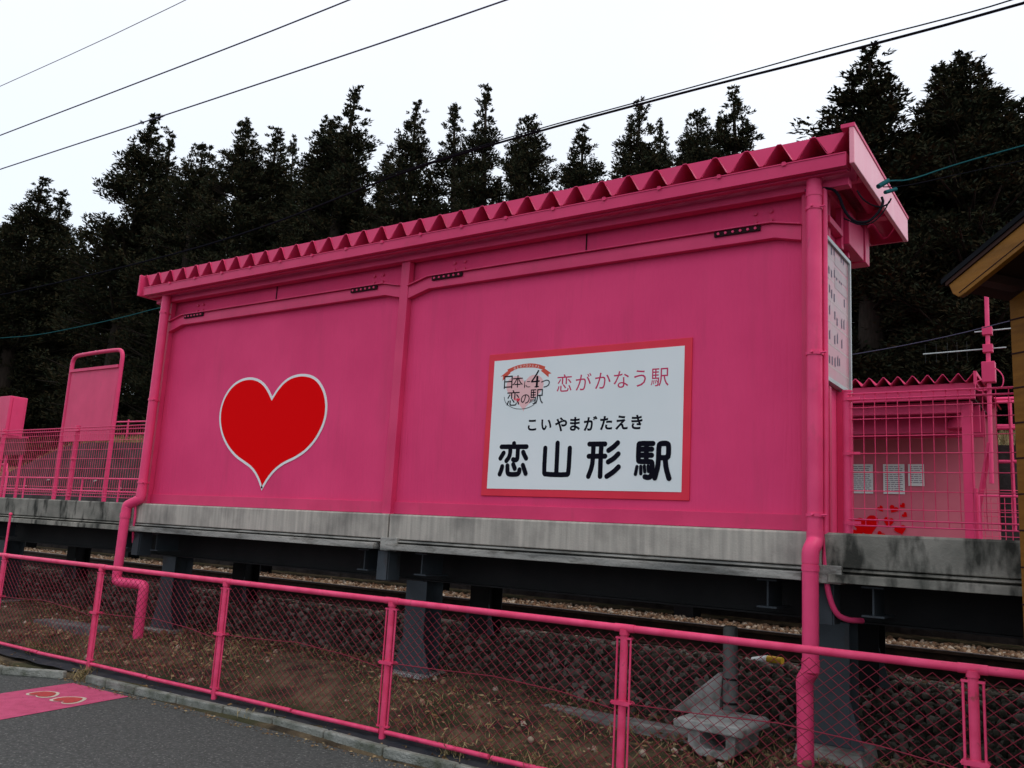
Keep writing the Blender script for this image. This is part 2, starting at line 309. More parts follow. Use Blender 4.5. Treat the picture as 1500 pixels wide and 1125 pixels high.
# ================================================================== BALLAST (stones)
def rocks(name,m,pts,smin,smax,seed):
    r=np.random.RandomState(seed); t=(1+5**.5)/2
    V=np.array([(-1,t,0),(1,t,0),(-1,-t,0),(1,-t,0),(0,-1,t),(0,1,t),(0,-1,-t),(0,1,-t),(t,0,-1),(t,0,1),(-t,0,-1),(-t,0,1)],float)/1.9
    F=np.array([(0,11,5),(0,5,1),(0,1,7),(0,7,10),(0,10,11),(1,5,9),(5,11,4),(11,10,2),(10,7,6),(7,1,8),(3,9,4),(3,4,2),(3,2,6),(3,6,8),(3,8,9),(4,9,5),(2,4,11),(6,2,10),(8,6,7),(9,8,1)])
    n=len(pts); vv=np.repeat(V[None],n,0)*(1+r.uniform(-.28,.28,(n,12,1)))*r.uniform(.6,1.15,(n,1,3))
    a=r.uniform(0,6.28,n);b=r.uniform(-.8,.8,n); c,s_=np.cos(a),np.sin(a);cb,sb=np.cos(b),np.sin(b)
    x=vv[...,0]*c[:,None]-vv[...,1]*s_[:,None]; y=vv[...,0]*s_[:,None]+vv[...,1]*c[:,None]; z=vv[...,2]
    y2=y*cb[:,None]-z*sb[:,None]; z2=y*sb[:,None]+z*cb[:,None]
    vv=np.stack([x,y2,z2],-1)*r.uniform(smin,smax,(n,1,1))+np.array(pts)[:,None,:]
    ff=(F[None]+12*np.arange(n)[:,None,None]).reshape(-1,3)
    me=bpy.data.meshes.new(name); me.vertices.add(n*12); me.vertices.foreach_set('co',vv.reshape(-1)); me.loops.add(len(ff)*3); me.loops.foreach_set('vertex_index',ff.reshape(-1).astype(np.int32))
    me.polygons.add(len(ff)); me.polygons.foreach_set('loop_start',np.arange(0,len(ff)*3,3,dtype=np.int32)); me.update(calc_edges=True); me.materials.append(M[m])
    o=bpy.data.objects.new(name,me); col.objects.link(o); return o
r=np.random.RandomState(3)
def scat(n,x0,x1,y0,y1,pw=1.,dz=.0):
    x=x1-(x1-x0)*r.uniform(0,1,n)**pw; y=r.uniform(y0,y1,n)
    return [(a,b,G(a,b)+dz+r.uniform(-.005,.02)) for a,b in zip(x,y)]
o=rocks('track_ballast','stone_rust',scat(20000,-30,1.5,8.9,12.6,1.25,.0)+scat(2500,-26,1.5,7.85,8.9,1.25),.022,.042,5); tag(o,'rust-brown ballast stones between and beside the rails','ballast',kind='stuff')
o=rocks('embankment_ballast','stone_dark',scat(14000,-22,1.5,7.05,8.1,1.3,.005)+scat(900,-22,1.5,6.9,7.2,1.2),.028,.055,6); tag(o,'dark grimy ballast stones heaped down the slope below the track','ballast',kind='stuff')
o=rocks('scattered_stones','stone_rust',scat(420,-14,0,5.45,7.1,1.,.0),.012,.04,9); tag(o,'loose stones scattered on the bare earth behind the fence','stones',kind='stuff')
# ================================================================== RAILWAY TRACK
tr=thing('railway_track','single railway track on rusty ballast behind the pink platform shelter','railway track',(-6,8.85,-.97))
for y in (8.30,9.38):
    prof=[(-.065,-.955),(.065,-.955),(.065,-.945),(.012,-.925),(.010,-.845),(.034,-.832),(.034,-.805),(-.034,-.805),(-.034,-.832),(-.010,-.845),(-.012,-.925),(-.065,-.945)]
    ra=MB().prism([(y+a,z) for a,z in prof],-60,25,'x').build('rail','rail',tr)
    MB().box(-60,25,y-.03,y+.03,-.8055,-.8015).build('rail_head','railhead',ra)
for k in range(60):
    x=2-.65*k; MB().box(x-.11,x+.11,7.9,9.8,-1.08,-.957).build('sleeper','sleeper',tr,bev=.01)
# ================================================================== NEAR PLATFORM
ZS=.160
pf=thing('station_platform','raised concrete-slab platform on grey-blue steel columns in front of the track','platform',(-6,7.1,-1.3))
secs=[(-17.3,-13.42,1),(-13.38,-9.62,1),(-9.60,-5.545,0),(-5.525,-1.655,0),(-1.635,4.5,1)]
for x0,x1,old in secs:
    m='concrete_old' if old else 'concrete'
    prof=[(6.09,ZS),(6.08,ZS-.015),(6.085,-.065),(6.105,-.075),(6.10,-.095),(6.055,-.105),(6.05,-.165),(6.30,-.17),(6.32,-.05),(7.9,ZS)]
    b=MB().prism(prof[:3]+[(6.12,-.07),(6.12,-.05),(7.9,-.05),(7.9,ZS)],x0,x1,'x').build('slab',m,pf,bev=.006)
    MB().prism([(6.105,-.073),(6.07,-.090),(6.105,-.100)],x0+.02,x1-.02,'x').build('ledge_moulding','lip' if not old else m,b)
    MB().prism([(6.11,-.104),(6.04,-.112),(6.035,-.165),(6.35,-.168),(6.35,-.104)],x0+.03,x1-.12,'x').build('edge_lip','lip' if not old else 'concrete_old',b,bev=.004)
# pier blocks at the joints
for x in (-9.61,-5.50,-1.62):
    MB().box(x-.10,x+.10,6.06,6.4,-.175,-.055).build('joint_block','lip',pf,bev=.006)
def ibeam(mb,x,y0,y1,zb,zt,w_=.14,t=.012):
    mb.box(x-w_/2,x+w_/2,y0,y1,zb,zb+t); mb.box(x-w_/2,x+w_/2,y0,y1,zt-t,zt); mb.box(x-t/2,x+t/2,y0+.02,y1-.001,zb+t+.0005,zt-t-.0005)
for x in (-9.25,-5.93,-5.22,-2.06,-1.36,-13.1,-9.85,2.2):
    m=MB(); ibeam(m,x,6.2,6.52,-.375,-.178); m.build('cross_beam','steel',pf)
for x in (-9.52,-5.62,-1.66):
    m=MB(); m.box(x-.06,x+.06,6.13,6.145,-.44,-.18); m.box(x+.055,x+.07,6.146,6.3,-.44,-.18); m.build('bracket_plate','steel',pf)
for y in (6.62,7.65):
    m=MB(); m.box(-17.3,4.5,y-.09,y+.09,-.44,-.428); m.box(-17.3,4.5,y-.006,y+.006,-.4275,-.08); m.box(-17.3,4.5,y-.09,y+.09,-.079,-.067); m.build('longitudinal_girder','steel_dark_shade',pf)
for x0 in (-13.3,-9.33,-5.48,-1.70,2.2):
    for y,ww in ((6.60,.125),(7.65,.12)):
        x=x0-(.03 if y>7 else 0)
        zb=G0(x,y)+.12; m=MB()
        m.box(x-ww,x+ww,y-.125,y-.112,zb,-.442); m.box(x-ww,x+ww,y+.112,y+.125,zb,-.442); m.box(x-.008,x+.008,y-.1115,y+.1115,zb,-.442)
        c=m.build('column','steel' if y<7 else 'steel_dark_shade',pf,bev=.004)  # rear row takes the darker copy as painted shade
        MB().prism([(x-ww-.09,zb),(x-ww-.001,zb),(x-ww-.001,zb+.30)],y-.124,y-.113,'y').build('gusset','steel',c)
        g=MB(); g.prism([(x+ww+.09,zb),(x+ww+.001,zb+.30),(x+ww+.001,zb)],y-.124,y-.113,'y')
        g.build('gusset','steel',c)
        if y>7: continue
        f=MB(); f.prism([(x-.26,-1.5),(x+.26,-1.5),(x+.21,zb-.002),(x-.21,zb-.002)],y-.22,y+.22,'y'); f.build('footing','speck' if (abs(x+5.48)<.1 and y<7) else 'lip',pf,bev=.01)
# ================================================================== SHELTER
sh=thing('waiting_shelter','bright pink steel platform shelter with folded-plate roof, back wall to the road','station shelter',(-5.6,6.9,ZS))
XL,XR=-9.52,-1.72
for x0,x1 in ((XL+.06,-5.625),(-5.625,XR)):
    m=MB(); n=int((x1-x0)/.2); m.box(x0,x1,6.20,6.235,ZS,2.36); m.build('back_wall_panel','wall',sh)
    m=MB(); m.box(x0+.03,x1-.02,6.176,6.199,ZS+.004,ZS+.115); o=m.build('base_rail','pink',sh,bev=.003)
# upper recessed band
m=MB(); m.box(XL+.05,XR,6.225,6.26,2.362,2.68); o=m.build('upper_wall_band','wall',sh)
for x in (-7.6,-3.65): MB().box(x-.004,x+.004,6.215,6.224,2.43,2.66).build('panel_joint','joint_and_shade',o)
for x in (-9.0,-8.9,-6.12,-6.0,-5.08,-4.96,-2.17,-2.05):
    for z in (2.47,2.54):
        MB().tube([(x,6.226,z),(x,6.208,z)],.016,6).build('bolt_head','pink',o)
# corner and mid posts
for x,wd,y0 in ((-9.47,.12,6.14),(-5.625,.105,6.13),(-1.75,.10,6.14)):
    m=MB(); m.box(x-wd/2,x+wd/2,y0,6.199,ZS-.002 if x!=-5.625 else ZS-.02,2.66); m.build('post','pink',sh,bev=.004)
# wall beam with cranked ends
def beam(xa,xb):
    pts_b=[(xa,2.228),(xa+.25,2.297),(xb-.20,2.297),(xb,2.25)]; pts_t=[(xb,2.362),(xb-.22,2.408),(xa+.25,2.408),(xa,2.345)]
    b=MB().prism(pts_b+pts_t,6.135,6.1985,'y').build('wall_beam','pink',sh,bev=.003)
    MB().prism([(xa,2.347),(xa+.25,2.41),(xb-.22,2.41),(xb,2.364),(xb,2.372),(xb-.22,2.418),(xa+.25,2.418),(xa,2.355)],6.105,6.224,'y').build('flashing','pink',b)
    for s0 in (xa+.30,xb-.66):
        p=MB().box(s0,s0+.36,6.118,6.134,2.366,2.404).build('slot_shade_plate','joint_and_shade',b)  # solid plate, its dark colour paints the shade inside the slots
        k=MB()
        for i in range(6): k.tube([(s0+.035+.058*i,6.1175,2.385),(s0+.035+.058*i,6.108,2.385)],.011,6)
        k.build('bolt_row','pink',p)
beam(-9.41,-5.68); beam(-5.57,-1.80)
# eaves: purlin, soffit, rafters
MB().box(-9.68,-1.46,6.10,6.19,2.60,2.66).build('eave_purlin','pink',sh,bev=.004)
MB().box(-9.70,-1.44,5.985,6.03,2.655,2.667).build('eave_angle','pink',sh,bev=.003)
for x in (-9.47,-5.625,-1.70): MB().box(x-.05,x+.05,6.205,7.65,2.66,2.785).build('rafter','pink',sh,bev=.004)
for y in (6.35,7.2): MB().box(-9.70,-1.43,y-.05,y+.05,2.72,2.788).build('purlin','pink',sh,bev=.004)
MB().box(-9.5,-1.60,7.22,7.36,2.38,2.70).build('track_side_header','pink',sh,bev=.005)
MB().box(-1.70,-1.61,6.735,7.20,2.385,2.66).build('side_header','pink',sh,bev=.005)
MB().box(-1.6995,-1.64,6.302,6.668,2.42,2.47).build('side_rail','pink',sh,bev=.004)
# side walls
for x0,x1,xo in ((-1.725,-1.70,-1.625),(-9.50,-9.475,-9.52)):
    sw=MB().box(x0,x1,6.24,6.98,ZS,2.42).build('side_wall','wall',sh)
for y,x0,x1 in ((6.27,-1.70,-1.66),(6.42,-1.70,-1.675),(6.70,-1.70,-1.65),(6.93,-1.70,-1.66)):
    for za,zc in ((ZS,1.215),(2.335,2.66)): MB().box(x0,x1,y-.028,y+.028,za,zc).build('side_rib','pink',sh,bev=.004)
for y in (7.0,): 
    for x in (-9.47,-5.6,-1.76): MB().box(x-.05,x+.05,y-.02,y+.05,ZS,2.37).build('inner_post','pink',sh,bev=.004)
MB().box(-9.4,-1.75,6.55,6.95,.55,.59).build('bench','pink',sh,bev=.01)
# folded plate roof
P0,PIT=-9.71,.2446; YF,YB=5.95,7.74
def rz(y): return 2.937-(y-YF)*.022
ridge=[]
x=P0-.04
k=0; prof=[]
while x<-1.42:
    prof+= [(x-.006,-.007),(x+.003,0),(x+.027,0),(x+.036,-.007),(x+.104,-.131),(x+.116,-.142),(x+.140,-.142),(x+.152,-.131)]; k+=1; x=P0-.04+PIT*k+ (0)
prof=[(a,b) for a,b in prof if a<-1.412]
m=MB(); vs=[]; n=len(prof)
for y in (YF,YB):
    vs+=[(a,y,rz(y)+b) for a,b in prof]
for y in (YF,YB):
    vs+=[(a,y,rz(y)+b-.006) for a,b in prof]
fs=[(i,i+1,n+i+1,n+i) for i in range(n-1)]+[(2*n+i,3*n+i,3*n+i+1,2*n+i+1) for i in range(n-1)]+[(i,2*n+i,2*n+i+1,i+1) for i in range(n-1)]+[(n+i,n+i+1,3*n+i+1,3*n+i) for i in range(n-1)]
m.add(vs,fs); roof=m.build('roof','pink',sh)
for i in range(k-1):
    xa=P0-.04+PIT*i+.03; xb=xa+PIT-.03
    # turned-down closure plate in each valley, leaning slightly
    m=MB(); m.add([(xa+.004,YF+.012,rz(YF)-.003),(xb-.004,YF+.012,rz(YF)-.003),(xb-.086,YF+.004,rz(YF)-.140),(xa+.086,YF+.004,rz(YF)-.140),
                   (xa+.004,YF+.020,rz(YF)-.003),(xb-.004,YF+.020,rz(YF)-.003),(xb-.086,YF+.012,rz(YF)-.140),(xa+.086,YF+.012,rz(YF)-.140)],[(0,1,2,3),(7,6,5,4),(0,4,5,1),(1,5,6,2),(2,6,7,3),(3,7,4,0)])
    m.build('valley_closure','pink',roof)
MB().box(-9.76,-1.41,7.745,7.77,2.70,2.93).build('rear_light_block','pink',sh)  # added at the unseen back to block light under the roof sheet
MB().box(-9.70,-1.43,6.21,6.24,2.665,2.80).build('eave_light_block','pink',sh)  # added strip behind the gutter, keeps the crest openings dark
# gable fascias
M['fascia']=mat('pink_fascia_painted_sky_sheen',(.80,.27,.36),(.76,.16,.27),2,.3,.08,60,stretch=(1,3,.6),lo=.3,hi=.7,spec=.8)  # paler than the other pink: sky reflection put into the colour
m=MB().prism([(5.90,2.665),(5.90,2.945),(5.93,2.955),(7.76,2.905),(7.76,2.69)],-1.405,-1.372,'x'); m.build('gable_fascia','fascia',sh,bev=.006)
MB().prism([(5.895,2.93),(5.895,2.96),(7.77,2.918),(7.77,2.893)],-1.46,-1.366,'x').build('verge_cap','pink',sh,bev=.003)
MB().prism([(5.90,2.665),(5.90,2.93),(7.76,2.90),(7.76,2.69)],-9.80,-9.765,'x').build('gable_fascia','pink',sh,bev=.006)
# gutter
g=MB(); g.prism([(5.915,2.765),(5.915,2.757),(5.921,2.757),(5.925,2.668),(6.05,2.668),(6.05,2.765),(6.044,2.765),(6.044,2.674),(5.931,2.674),(5.927,2.765)],-9.70,-1.435,'x')
g.box(-1.4349,-1.430,5.918,6.05,2.668,2.765); g.box(-9.705,-9.7001,5.918,6.05,2.668,2.765)
gut=g.build('gutter','pink',sh)
xx=-1.86
while xx>-9.6:
    MB().box(xx-.012,xx+.012,5.905,6.05,2.766,2.772).build('gutter_strap','pink',gut); 
    MB().box(xx-.014,xx+.014,5.906,5.914,2.745,2.7655).build('gutter_clip','pink',gut); xx-=.488
# downpipes
def arc(p,n=3): return chaikin(p,n)
dp=MB(); dp.tube([(-1.688,6.06,2.672),(-1.688,6.06,.14)],.053,20); dp=dp.build('downpipe','pipe',sh)
MB().tube([(-1.688,6.06,2.60),(-1.688,6.06,2.53)],.057,20).build('pipe_socket','pipe',dp)
m=MB(); m.tube(arc([(-1.688,6.06,.165),(-1.688,6.06,.10),(-1.69,6.01,.06),(-1.70,5.99,.03),(-1.70,5.99,-.05)],2),.056,20); m.build('pipe_elbow','pipe',dp)
m=MB(); m.tube([(-1.70,5.99,-.02),(-1.70,5.99,-.72)],.053,20); m.build('lower_pipe','pipe',dp)
m=MB(); m.tube([(-1.70,5.99,-.06),(-1.70,5.99,-.10)],.057,20); m.tube([(-1.70,5.99,-.66),(-1.70,5.99,-.74)],.057,20); m.tube(arc([(-1.70,5.99,-.73),(-1.72,6.0,-.76),(-1.745,6.01,-.80),(-1.745,6.02,-.86)],1),.055,20); m.tube([(-1.745,6.02,-.84),(-1.74,6.02,-1.40)],.053,20); m.build('pipe_foot','pipe',dp)
for z in (2.44,1.38,.27):
    m=MB(); m.tube([(-1.688,6.06,z-.012),(-1.688,6.06,z+.012)],.060,20); m.tube([(-1.688,5.998,z),(-1.688,5.985,z+.004)],.008,8); m.tube([(-1.64,6.03,z),(-1.60,6.03,z+.002)],.007,6); m.tube([(-1.688,6.1,z),(-1.688,6.15,z)],.008,6)
    m.build('pipe_clamp','pipe',dp)
dl=MB().tube([(-9.42,6.06,2.672),(-9.42,6.06,.30)],.053,20).build('downpipe','pipe',sh)
m=MB(); m.tube(arc([(-9.42,6.06,.33),(-9.42,6.06,.22),(-9.43,6.05,.20),(-9.54,6.0,.14),(-9.565,5.99,.12),(-9.57,5.99,.0)],2),.057,20); m.build('pipe_elbow','pipe',dl)
m=MB(); m.tube([(-9.575,5.99,.05),(-9.58,5.99,-.64)],.053,20); m.tube([(-9.575,5.99,-.02),(-9.575,5.99,.035)],.060,20); m.build('lower_pipe','pipe',dl)
m=MB(); m.tube(arc([(-9.58,5.99,-.60),(-9.58,5.99,-.72),(-9.56,5.99,-.75),(-9.12,6.01,-.745),(-9.06,6.01,-.76),(-9.06,6.01,-.82),(-9.06,6.01,-1.38)],2),.055,20); m.build('pipe_foot','pipe',dl)
for z in (2.45,1.38,.40):
    m=MB(); m.tube([(-9.42,6.06,z-.012),(-9.42,6.06,z+.012)],.060,20); m.tube([(-9.42,6.1,z),(-9.42,6.14,z)],.008,6); m.tube([(-9.38,6.03,z),(-9.33,6.02,z)],.007,6); m.build('pipe_clamp','pipe',dl)
# thin drain pipe and grey conduit at the right corner
m=MB(); m.tube(chaikin([(-1.625,6.10,2.60),(-1.625,6.10,.3),(-1.635,6.10,-.05),(-1.62,6.1,-.22),(-1.58,6.12,-.36),(-1.53,6.2,-.405),(-1.46,6.35,-.41)],2),.019,10); m.build('conduit','pipe',sh)
m=MB(); m.tube(chaikin([(-9.50,6.04,.22),(-9.47,6.05,.05),(-9.52,6.08,-.15),(-9.60,6.15,-.3)],2),.014,8); m.build('conduit','pipe',sh)
m=MB(); m.tube(chaikin([(-1.76,6.09,2.605),(-1.60,6.09,2.60),(-1.53,6.1,2.55),(-1.50,6.12,2.42),(-1.44,6.15,2.33),(-1.36,6.2,2.33),(-1.30,6.25,2.40),(-1.27,6.3,2.50),(-1.29,6.35,2.56)],2),.010,8)
m.tube(chaikin([(-1.50,6.12,2.36),(-1.40,6.15,2.30),(-1.32,6.2,2.32),(-1.26,6.28,2.43),(-1.24,6.34,2.52)],2),.005,6)
m.tube(chaikin([(-1.38,6.0,2.50),(-1.34,6.0,2.42),(-1.27,6.1,2.39),(-1.22,6.2,2.44),(-1.22,6.3,2.52)],2),.006,6)
o=m.build('service_cable','cable',origin=(-1.5,6.1,2.5)); tag(o,'looped black service cable drooping under the right end of the shelter roof','cable')
# ================================================================== HEART EMBLEM on the wall
HW=[(-7.473,.348),(-7.556,.475),(-7.672,.578),(-7.823,.643),(-7.978,.71),(-8.145,.832),(-8.268,.984),(-8.33,1.151),(-8.317,1.316),(-8.235,1.459),(-8.103,1.556),(-7.923,1.598),(-7.756,1.58),(-7.627,1.523),(-7.535,1.445),(-7.462,1.355),(-7.397,1.438),(-7.295,1.525),(-7.169,1.573),(-7.021,1.585),(-6.87,1.559),(-6.753,1.495),(-6.659,1.389),(-6.606,1.261),(-6.597,1.123),(-6.633,.999),(-6.72,.865),(-6.848,.754),(-7.001,.68),(-7.16,.63),(-7.282,.566),(-7.382,.476)]
def smooth_seg(p,n=1): return chaikin(p,n)
left=smooth_seg(HW[:16],2)[:-1]; right=smooth_seg(HW[15:]+[HW[0]],2)[:-1]; HO=left+right
def inset(poly,d):
    n=len(poly);out=[]; A=sum(poly[i][0]*poly[(i+1)%n][1]-poly[(i+1)%n][0]*poly[i][1] for i in range(n)); s=1 if A>0 else -1
    for i in range(n):
        a=Vector(poly[i-1]);b=Vector(poly[i]);c=Vector(poly[(i+1)%n]); t1=(b-a).normalized();t2=(c-b).normalized()
        n1=Vector((-t1.y,t1.x))*s; n2=Vector((-t2.y,t2.x))*s; m_=(n1+n2)
        m_=m_.normalized(); k=min(1/max(m_.dot(n1),.3),2.6); out.append(tuple(b+m_*d*k))
    return out
hb=MB().prism(HO,6.194,6.1995,'y').build('heart_sign','white',origin=(-7.45,6.19,.35)); tag(hb,'large red heart with a white outline on the left bay of the pink shelter wall','heart emblem')
MB().prism(inset(HO,.028),6.1925,6.1939,'y').build('red_heart','deepred',hb)
# ================================================================== STATION NAME BOARD
nb=thing('name_board','white Japanese station name board in a rose-red frame on the pink shelter wall','sign board',(-3.61,6.19,.34))
X0,X1,Z0,Z1=-4.52,-2.71,.415,1.545; fw_=.062
MB().box(X0-fw_,X1+fw_,6.187,6.1985,Z0-fw_,Z1+fw_).build('frame','redframe',nb,bev=.003)
pn=MB().box(X0,X1,6.1845,6.1869,Z0,Z1).build('panel','board',nb)
TY=6.1841
def zfix(lst,dz): return [(w_,[(a,b+dz) for a,b in p]) for w_,p in lst]
for a0,a1 in ((-4.5,-4.05),(-4.05,-3.65),(-3.65,-3.2),(-3.2,-2.7)):
    m=MB(); strokes(m,[q for q in zfix(BIG,.008) if a0<=q[1][0][0]<a1],TY); m.build('station_name_letter','ink',pn)
m=MB()
for ch,x,z,sz in zip('こいやまがたえき',(-4.084,-3.942,-3.797,-3.662,-3.516,-3.372,-3.233,-3.098),(.958,)*8,(.117,.117,.125,.125,.125,.125,.125,.125)):
    glyphs(m,ch,x,z,sz*1.02,TY,off=.032)
m.build('hiragana_lettering','ink',pn)
m=MB()
for ch,x,z in zip('恋がかなう駅',(-3.784,-3.599,-3.418,-3.25,-3.083,-2.912),(1.308,)*6): glyphs(m,ch,x,z,.162,TY,off=.002)
m.build('pink_lettering','rose',pn)
em=MB().add([(x,TY,z) for x,z in [(a*1.02-.0,b) for a,b in [( -4.183/1.02+a,1.265+b*.93) for a,b in heart2(0,0,.19,40)]]],[tuple(range(40))]).build('pale_heart','palepink',pn)
m=MB()
def ribbon(up_,lo_,y): m.add([(x,y,z) for x,z in up_+lo_],[tuple(range(len(up_)+len(lo_)))])
ribbon([(-4.376,1.46),(-4.32,1.478),(-4.265,1.492),(-4.20,1.499),(-4.139,1.500),(-4.085,1.493),(-4.038,1.482),(-3.982,1.461)],[(-3.99,1.43),(-4.061,1.453),(-4.11,1.461),(-4.162,1.464),(-4.21,1.465),(-4.263,1.462),(-4.31,1.447),(-4.361,1.425)],TY-.0002)
ribbon([(-4.375,1.445),(-4.445,1.399),(-4.418,1.402)],[(-4.421,1.361),(-4.338,1.428)],TY-.0001); ribbon([(-4.025,1.428),(-3.943,1.366),(-3.942,1.395)],[(-3.915,1.398),(-3.986,1.444)],TY-.0001)
m.build('ribbon','ribbon',pn)
m=MB()
for i,ch in enumerate('恋えきプロジェクト'):
    t=(i-4)/4; glyphs(m,ch,-4.172+t*.125,1.482-.020*t*t,.026,TY-.0006,rot=-t*.25,off=.004)
m.build('ribbon_lettering','white',pn)
m=MB()
for ch,x,z,s in (('日',-4.358,1.345,.135),('本',-4.258,1.348,.118),('に',-4.157,1.318,.082),('つ',-3.971,1.312,.105),('恋',-4.297,1.203,.15),('の',-4.169,1.188,.11),('駅',-4.055,1.204,.145)):
    glyphs(m,ch,x,z,s,TY-.0008,off=.002)
strokes(m,[(.011,[(-4.048,1.428),(-4.075,1.385),(-4.112,1.338)]),(.009,[(-4.112,1.335),(-4.035,1.338)]),(.015,[(-4.056,1.375),(-4.058,1.292)]),(.007,[(-4.075,1.290),(-4.04,1.290)])],TY-.0009)
cv=chaikin([(-4.392,1.214),(-4.382,1.175),(-4.348,1.14),(-4.29,1.112),(-4.223,1.101),(-4.153,1.105),(-4.09,1.125),(-4.052,1.157),(-4.045,1.19)],2)
for i,(a,b) in enumerate(zip(cv[:-1],cv[1:])): disc_stroke(m,a,b,.0045,TY-.0011-.00003*i,4)
m.build('logo_lettering','ink',pn)
m=MB(); m.add([(x,TY-.003,z) for x,z in heart2(-4.242,1.184,.019,20)],[tuple(range(20))]); m.add([(x,TY-.003,z) for x,z in heart2(-4.278,1.19,.010,20)],[tuple(range(20))]); m.build('small_heart','redframe',pn)
# ================================================================== TIMETABLE BOARD on the side wall
tb=thing('timetable_board','aluminium framed glazed timetable board on the right side wall of the shelter','notice board',(-1.67,6.6,1.2))
by0,by1,bz0,bz1=6.18,6.955,1.232,2.312
m=MB(); t=.03
m.box(-1.697,-1.652,by0,by0+t,bz0,bz1); m.box(-1.697,-1.652,by1-t,by1,bz0,bz1); m.box(-1.697,-1.652,by0+t+.0005,by1-t-.0005,bz0,bz0+t); m.box(-1.697,-1.652,by0+t+.0005,by1-t-.0005,bz1-t,bz1)
m.box(-1.6995,-1.6975,by0+.07,by1-.01,bz0+.01,bz1-.01)
m.build('frame','alu',tb,bev=.003)
ps=MB().box(-1.68,-1.669,by0+t+.001,by1-t-.001,bz0+t+.001,bz1-t-.001).build('poster','poster',tb)
m=MB()
for i in range(6):
    z=bz0+.12+.165*i; m.add([(-1.6682,by0+.04,z),(-1.6682,by1-.04,z-.0),(-1.6682,by1-.04,z+.012),(-1.6682,by0+.04,z+.012)],[(0,1,2,3)])
m.build('table_rule','posterline',ps)
m=MB()
for i in range(6):
    for j in range(5):
        z=bz0+.14+.165*i+.024*j; y=by0+.07
        m.add([(-1.6678,y,z),(-1.6678,y+.05+.02*rng.random(),z),(-1.6678,y+.055,z+.017),(-1.6678,y,z+.017)],[(0,1,2,3)])
    for j in range(7):
        y=by0+.17+.07*j+.02*rng.random(); z=bz0+.14+.165*i+.04*rng.random()
        if rng.random()<.6: m.add([(-1.6678,y,z),(-1.6678,y+.03,z),(-1.6678,y+.03,z+.05+.04*rng.random()),(-1.6678,y,z+.06)],[(0,1,2,3)])
m.build('small_print','print',ps)
m=MB()
for i in range(3):
    z=bz0+.75+.09*i; m.add([(-1.6674,by0+.35,z),(-1.6674,by1-.06,z),(-1.6674,by1-.06,z+.07),(-1.6674,by0+.35,z+.07)],[(0,1,2,3)])
m.build('green_block','teal',ps)
# ================================================================== CHAIN-LINK FENCE
FY=5.2435; ZT=-.5385; ZB=-1.487
cf=thing('chain_link_fence','low pink chain-link fence with round posts running along the kerb','fence',(-6,FY,-1.56))
px=[-8.6656+2*i for i in range(-3,5)]
for i,x in enumerate(px):
    pm=MB().tube([(x,FY,-1.70),(x,FY,ZT+.0)],.026,16); pm.tube([(x,FY,ZT-.03),(x,FY,ZT+.004)],.033,16); p=pm.build('post','fence',cf)
    m=MB()
    for s in (-1,1):
        m.tube([(x+s*.048,FY-.004,ZB+.03),(x+s*.048,FY-.004,ZT-.045)],.007,8); m.bar((x+s*.02,FY,ZT-.05),(x+s*.056,FY,ZT-.05),.03,.012); m.bar((x+s*.02,FY,ZB+.04),(x+s*.056,FY,ZB+.04),.03,.012)
    m.build('tension_bar','fence',p)
    z=-.985; m=MB(); m.bar((x-.062,FY-.03,z),(x+.062,FY-.03,z),.006,.026); m.bar((x-.062,FY+.03,z),(x+.062,FY+.03,z),.006,.026); m.tube([(x,FY,z-.016),(x,FY,z+.016)],.031,14); m.tube([(x+.062,FY-.04,z),(x+.062,FY+.04,z)],.006,6); m.tube([(x-.062,FY-.04,z),(x-.062,FY+.04,z)],.006,6)
    m.build('band_clamp','fence',p)
m=MB(); m.tube([(px[0],FY,ZT+.012),(-.2,FY,ZT+.012)],.0235,14)
m.build('top_rail','fence',cf)
for x in px: MB().tube([(x-.07,FY,ZT+.012),(x+.07,FY,ZT+.012)],.0265,14).build('rail_sleeve','fence',cf)
for a,b in zip(px[:-1],px[1:]):
    sag=.02*rng.random(); MB().tube([(a+.03,FY,ZB),((a+b)/2-.01,FY,ZB-sag*.3)],.018,12).build('bottom_rail','fence',cf)
    MB().tube([((a+b)/2+.015,FY,ZB-sag*.3-.004),(b-.03,FY,ZB-.002)],.018,12).build('bottom_rail','fence',cf)
    MB().tube([(a+.05,FY-.012,-.985),(a+.45,FY-.012,-.975),(a+1.0,FY-.012,-.945-.01*rng.random()),(a+1.55,FY-.012,-.98),(b-.05,FY-.012,-1.03)],.0035,6).build('tension_wire','wire',cf)
m=MB(); WX=.040; x=px[0]+.05; k=0; hz=.0325
while x<-.25:
    near=min(abs(x-q) for q in px)
    if near>.042:
        n=int((ZT-.03-ZB-.01)/hz); pts=[]
        for j in range(n+1):
            zz=ZT-.03-j*hz; pts.append((x+((j+k)%2)*WX, FY+(.0022 if (j+k)%2 else -.0022), zz))
        m.tube(pts,.0019,4,caps=False,smooth=False)
    x+=WX; k+=1
m.build('chain_link_mesh','wire',cf)
# slim pole with ball top by the left end
pm=MB(); pm.tube([(-10.813,5.30,-1.6),(-10.813,5.30,-.07)],.013,10); o=pm.build('marker_pole','fence',origin=(-10.813,5.3,-1.6)); tag(o,'thin pink pole with ball top rising above the left end of the chain-link fence','pole')
MB().add(*(lambda c,r_:([(c[0]+r_*math.cos(a)*math.cos(b),c[1]+r_*math.sin(a)*math.cos(b),c[2]+r_*math.sin(b)) for b in [-1.57,-.8,0,.8,1.57] for a in [i*math.pi/4 for i in range(8)]],[(j*8+i,j*8+(i+1)%8,(j+1)*8+(i+1)%8,(j+1)*8+i) for j in range(4) for i in range(8)]))((-10.813,5.3,-.055),.022),True).build('ball_cap','fence',o)
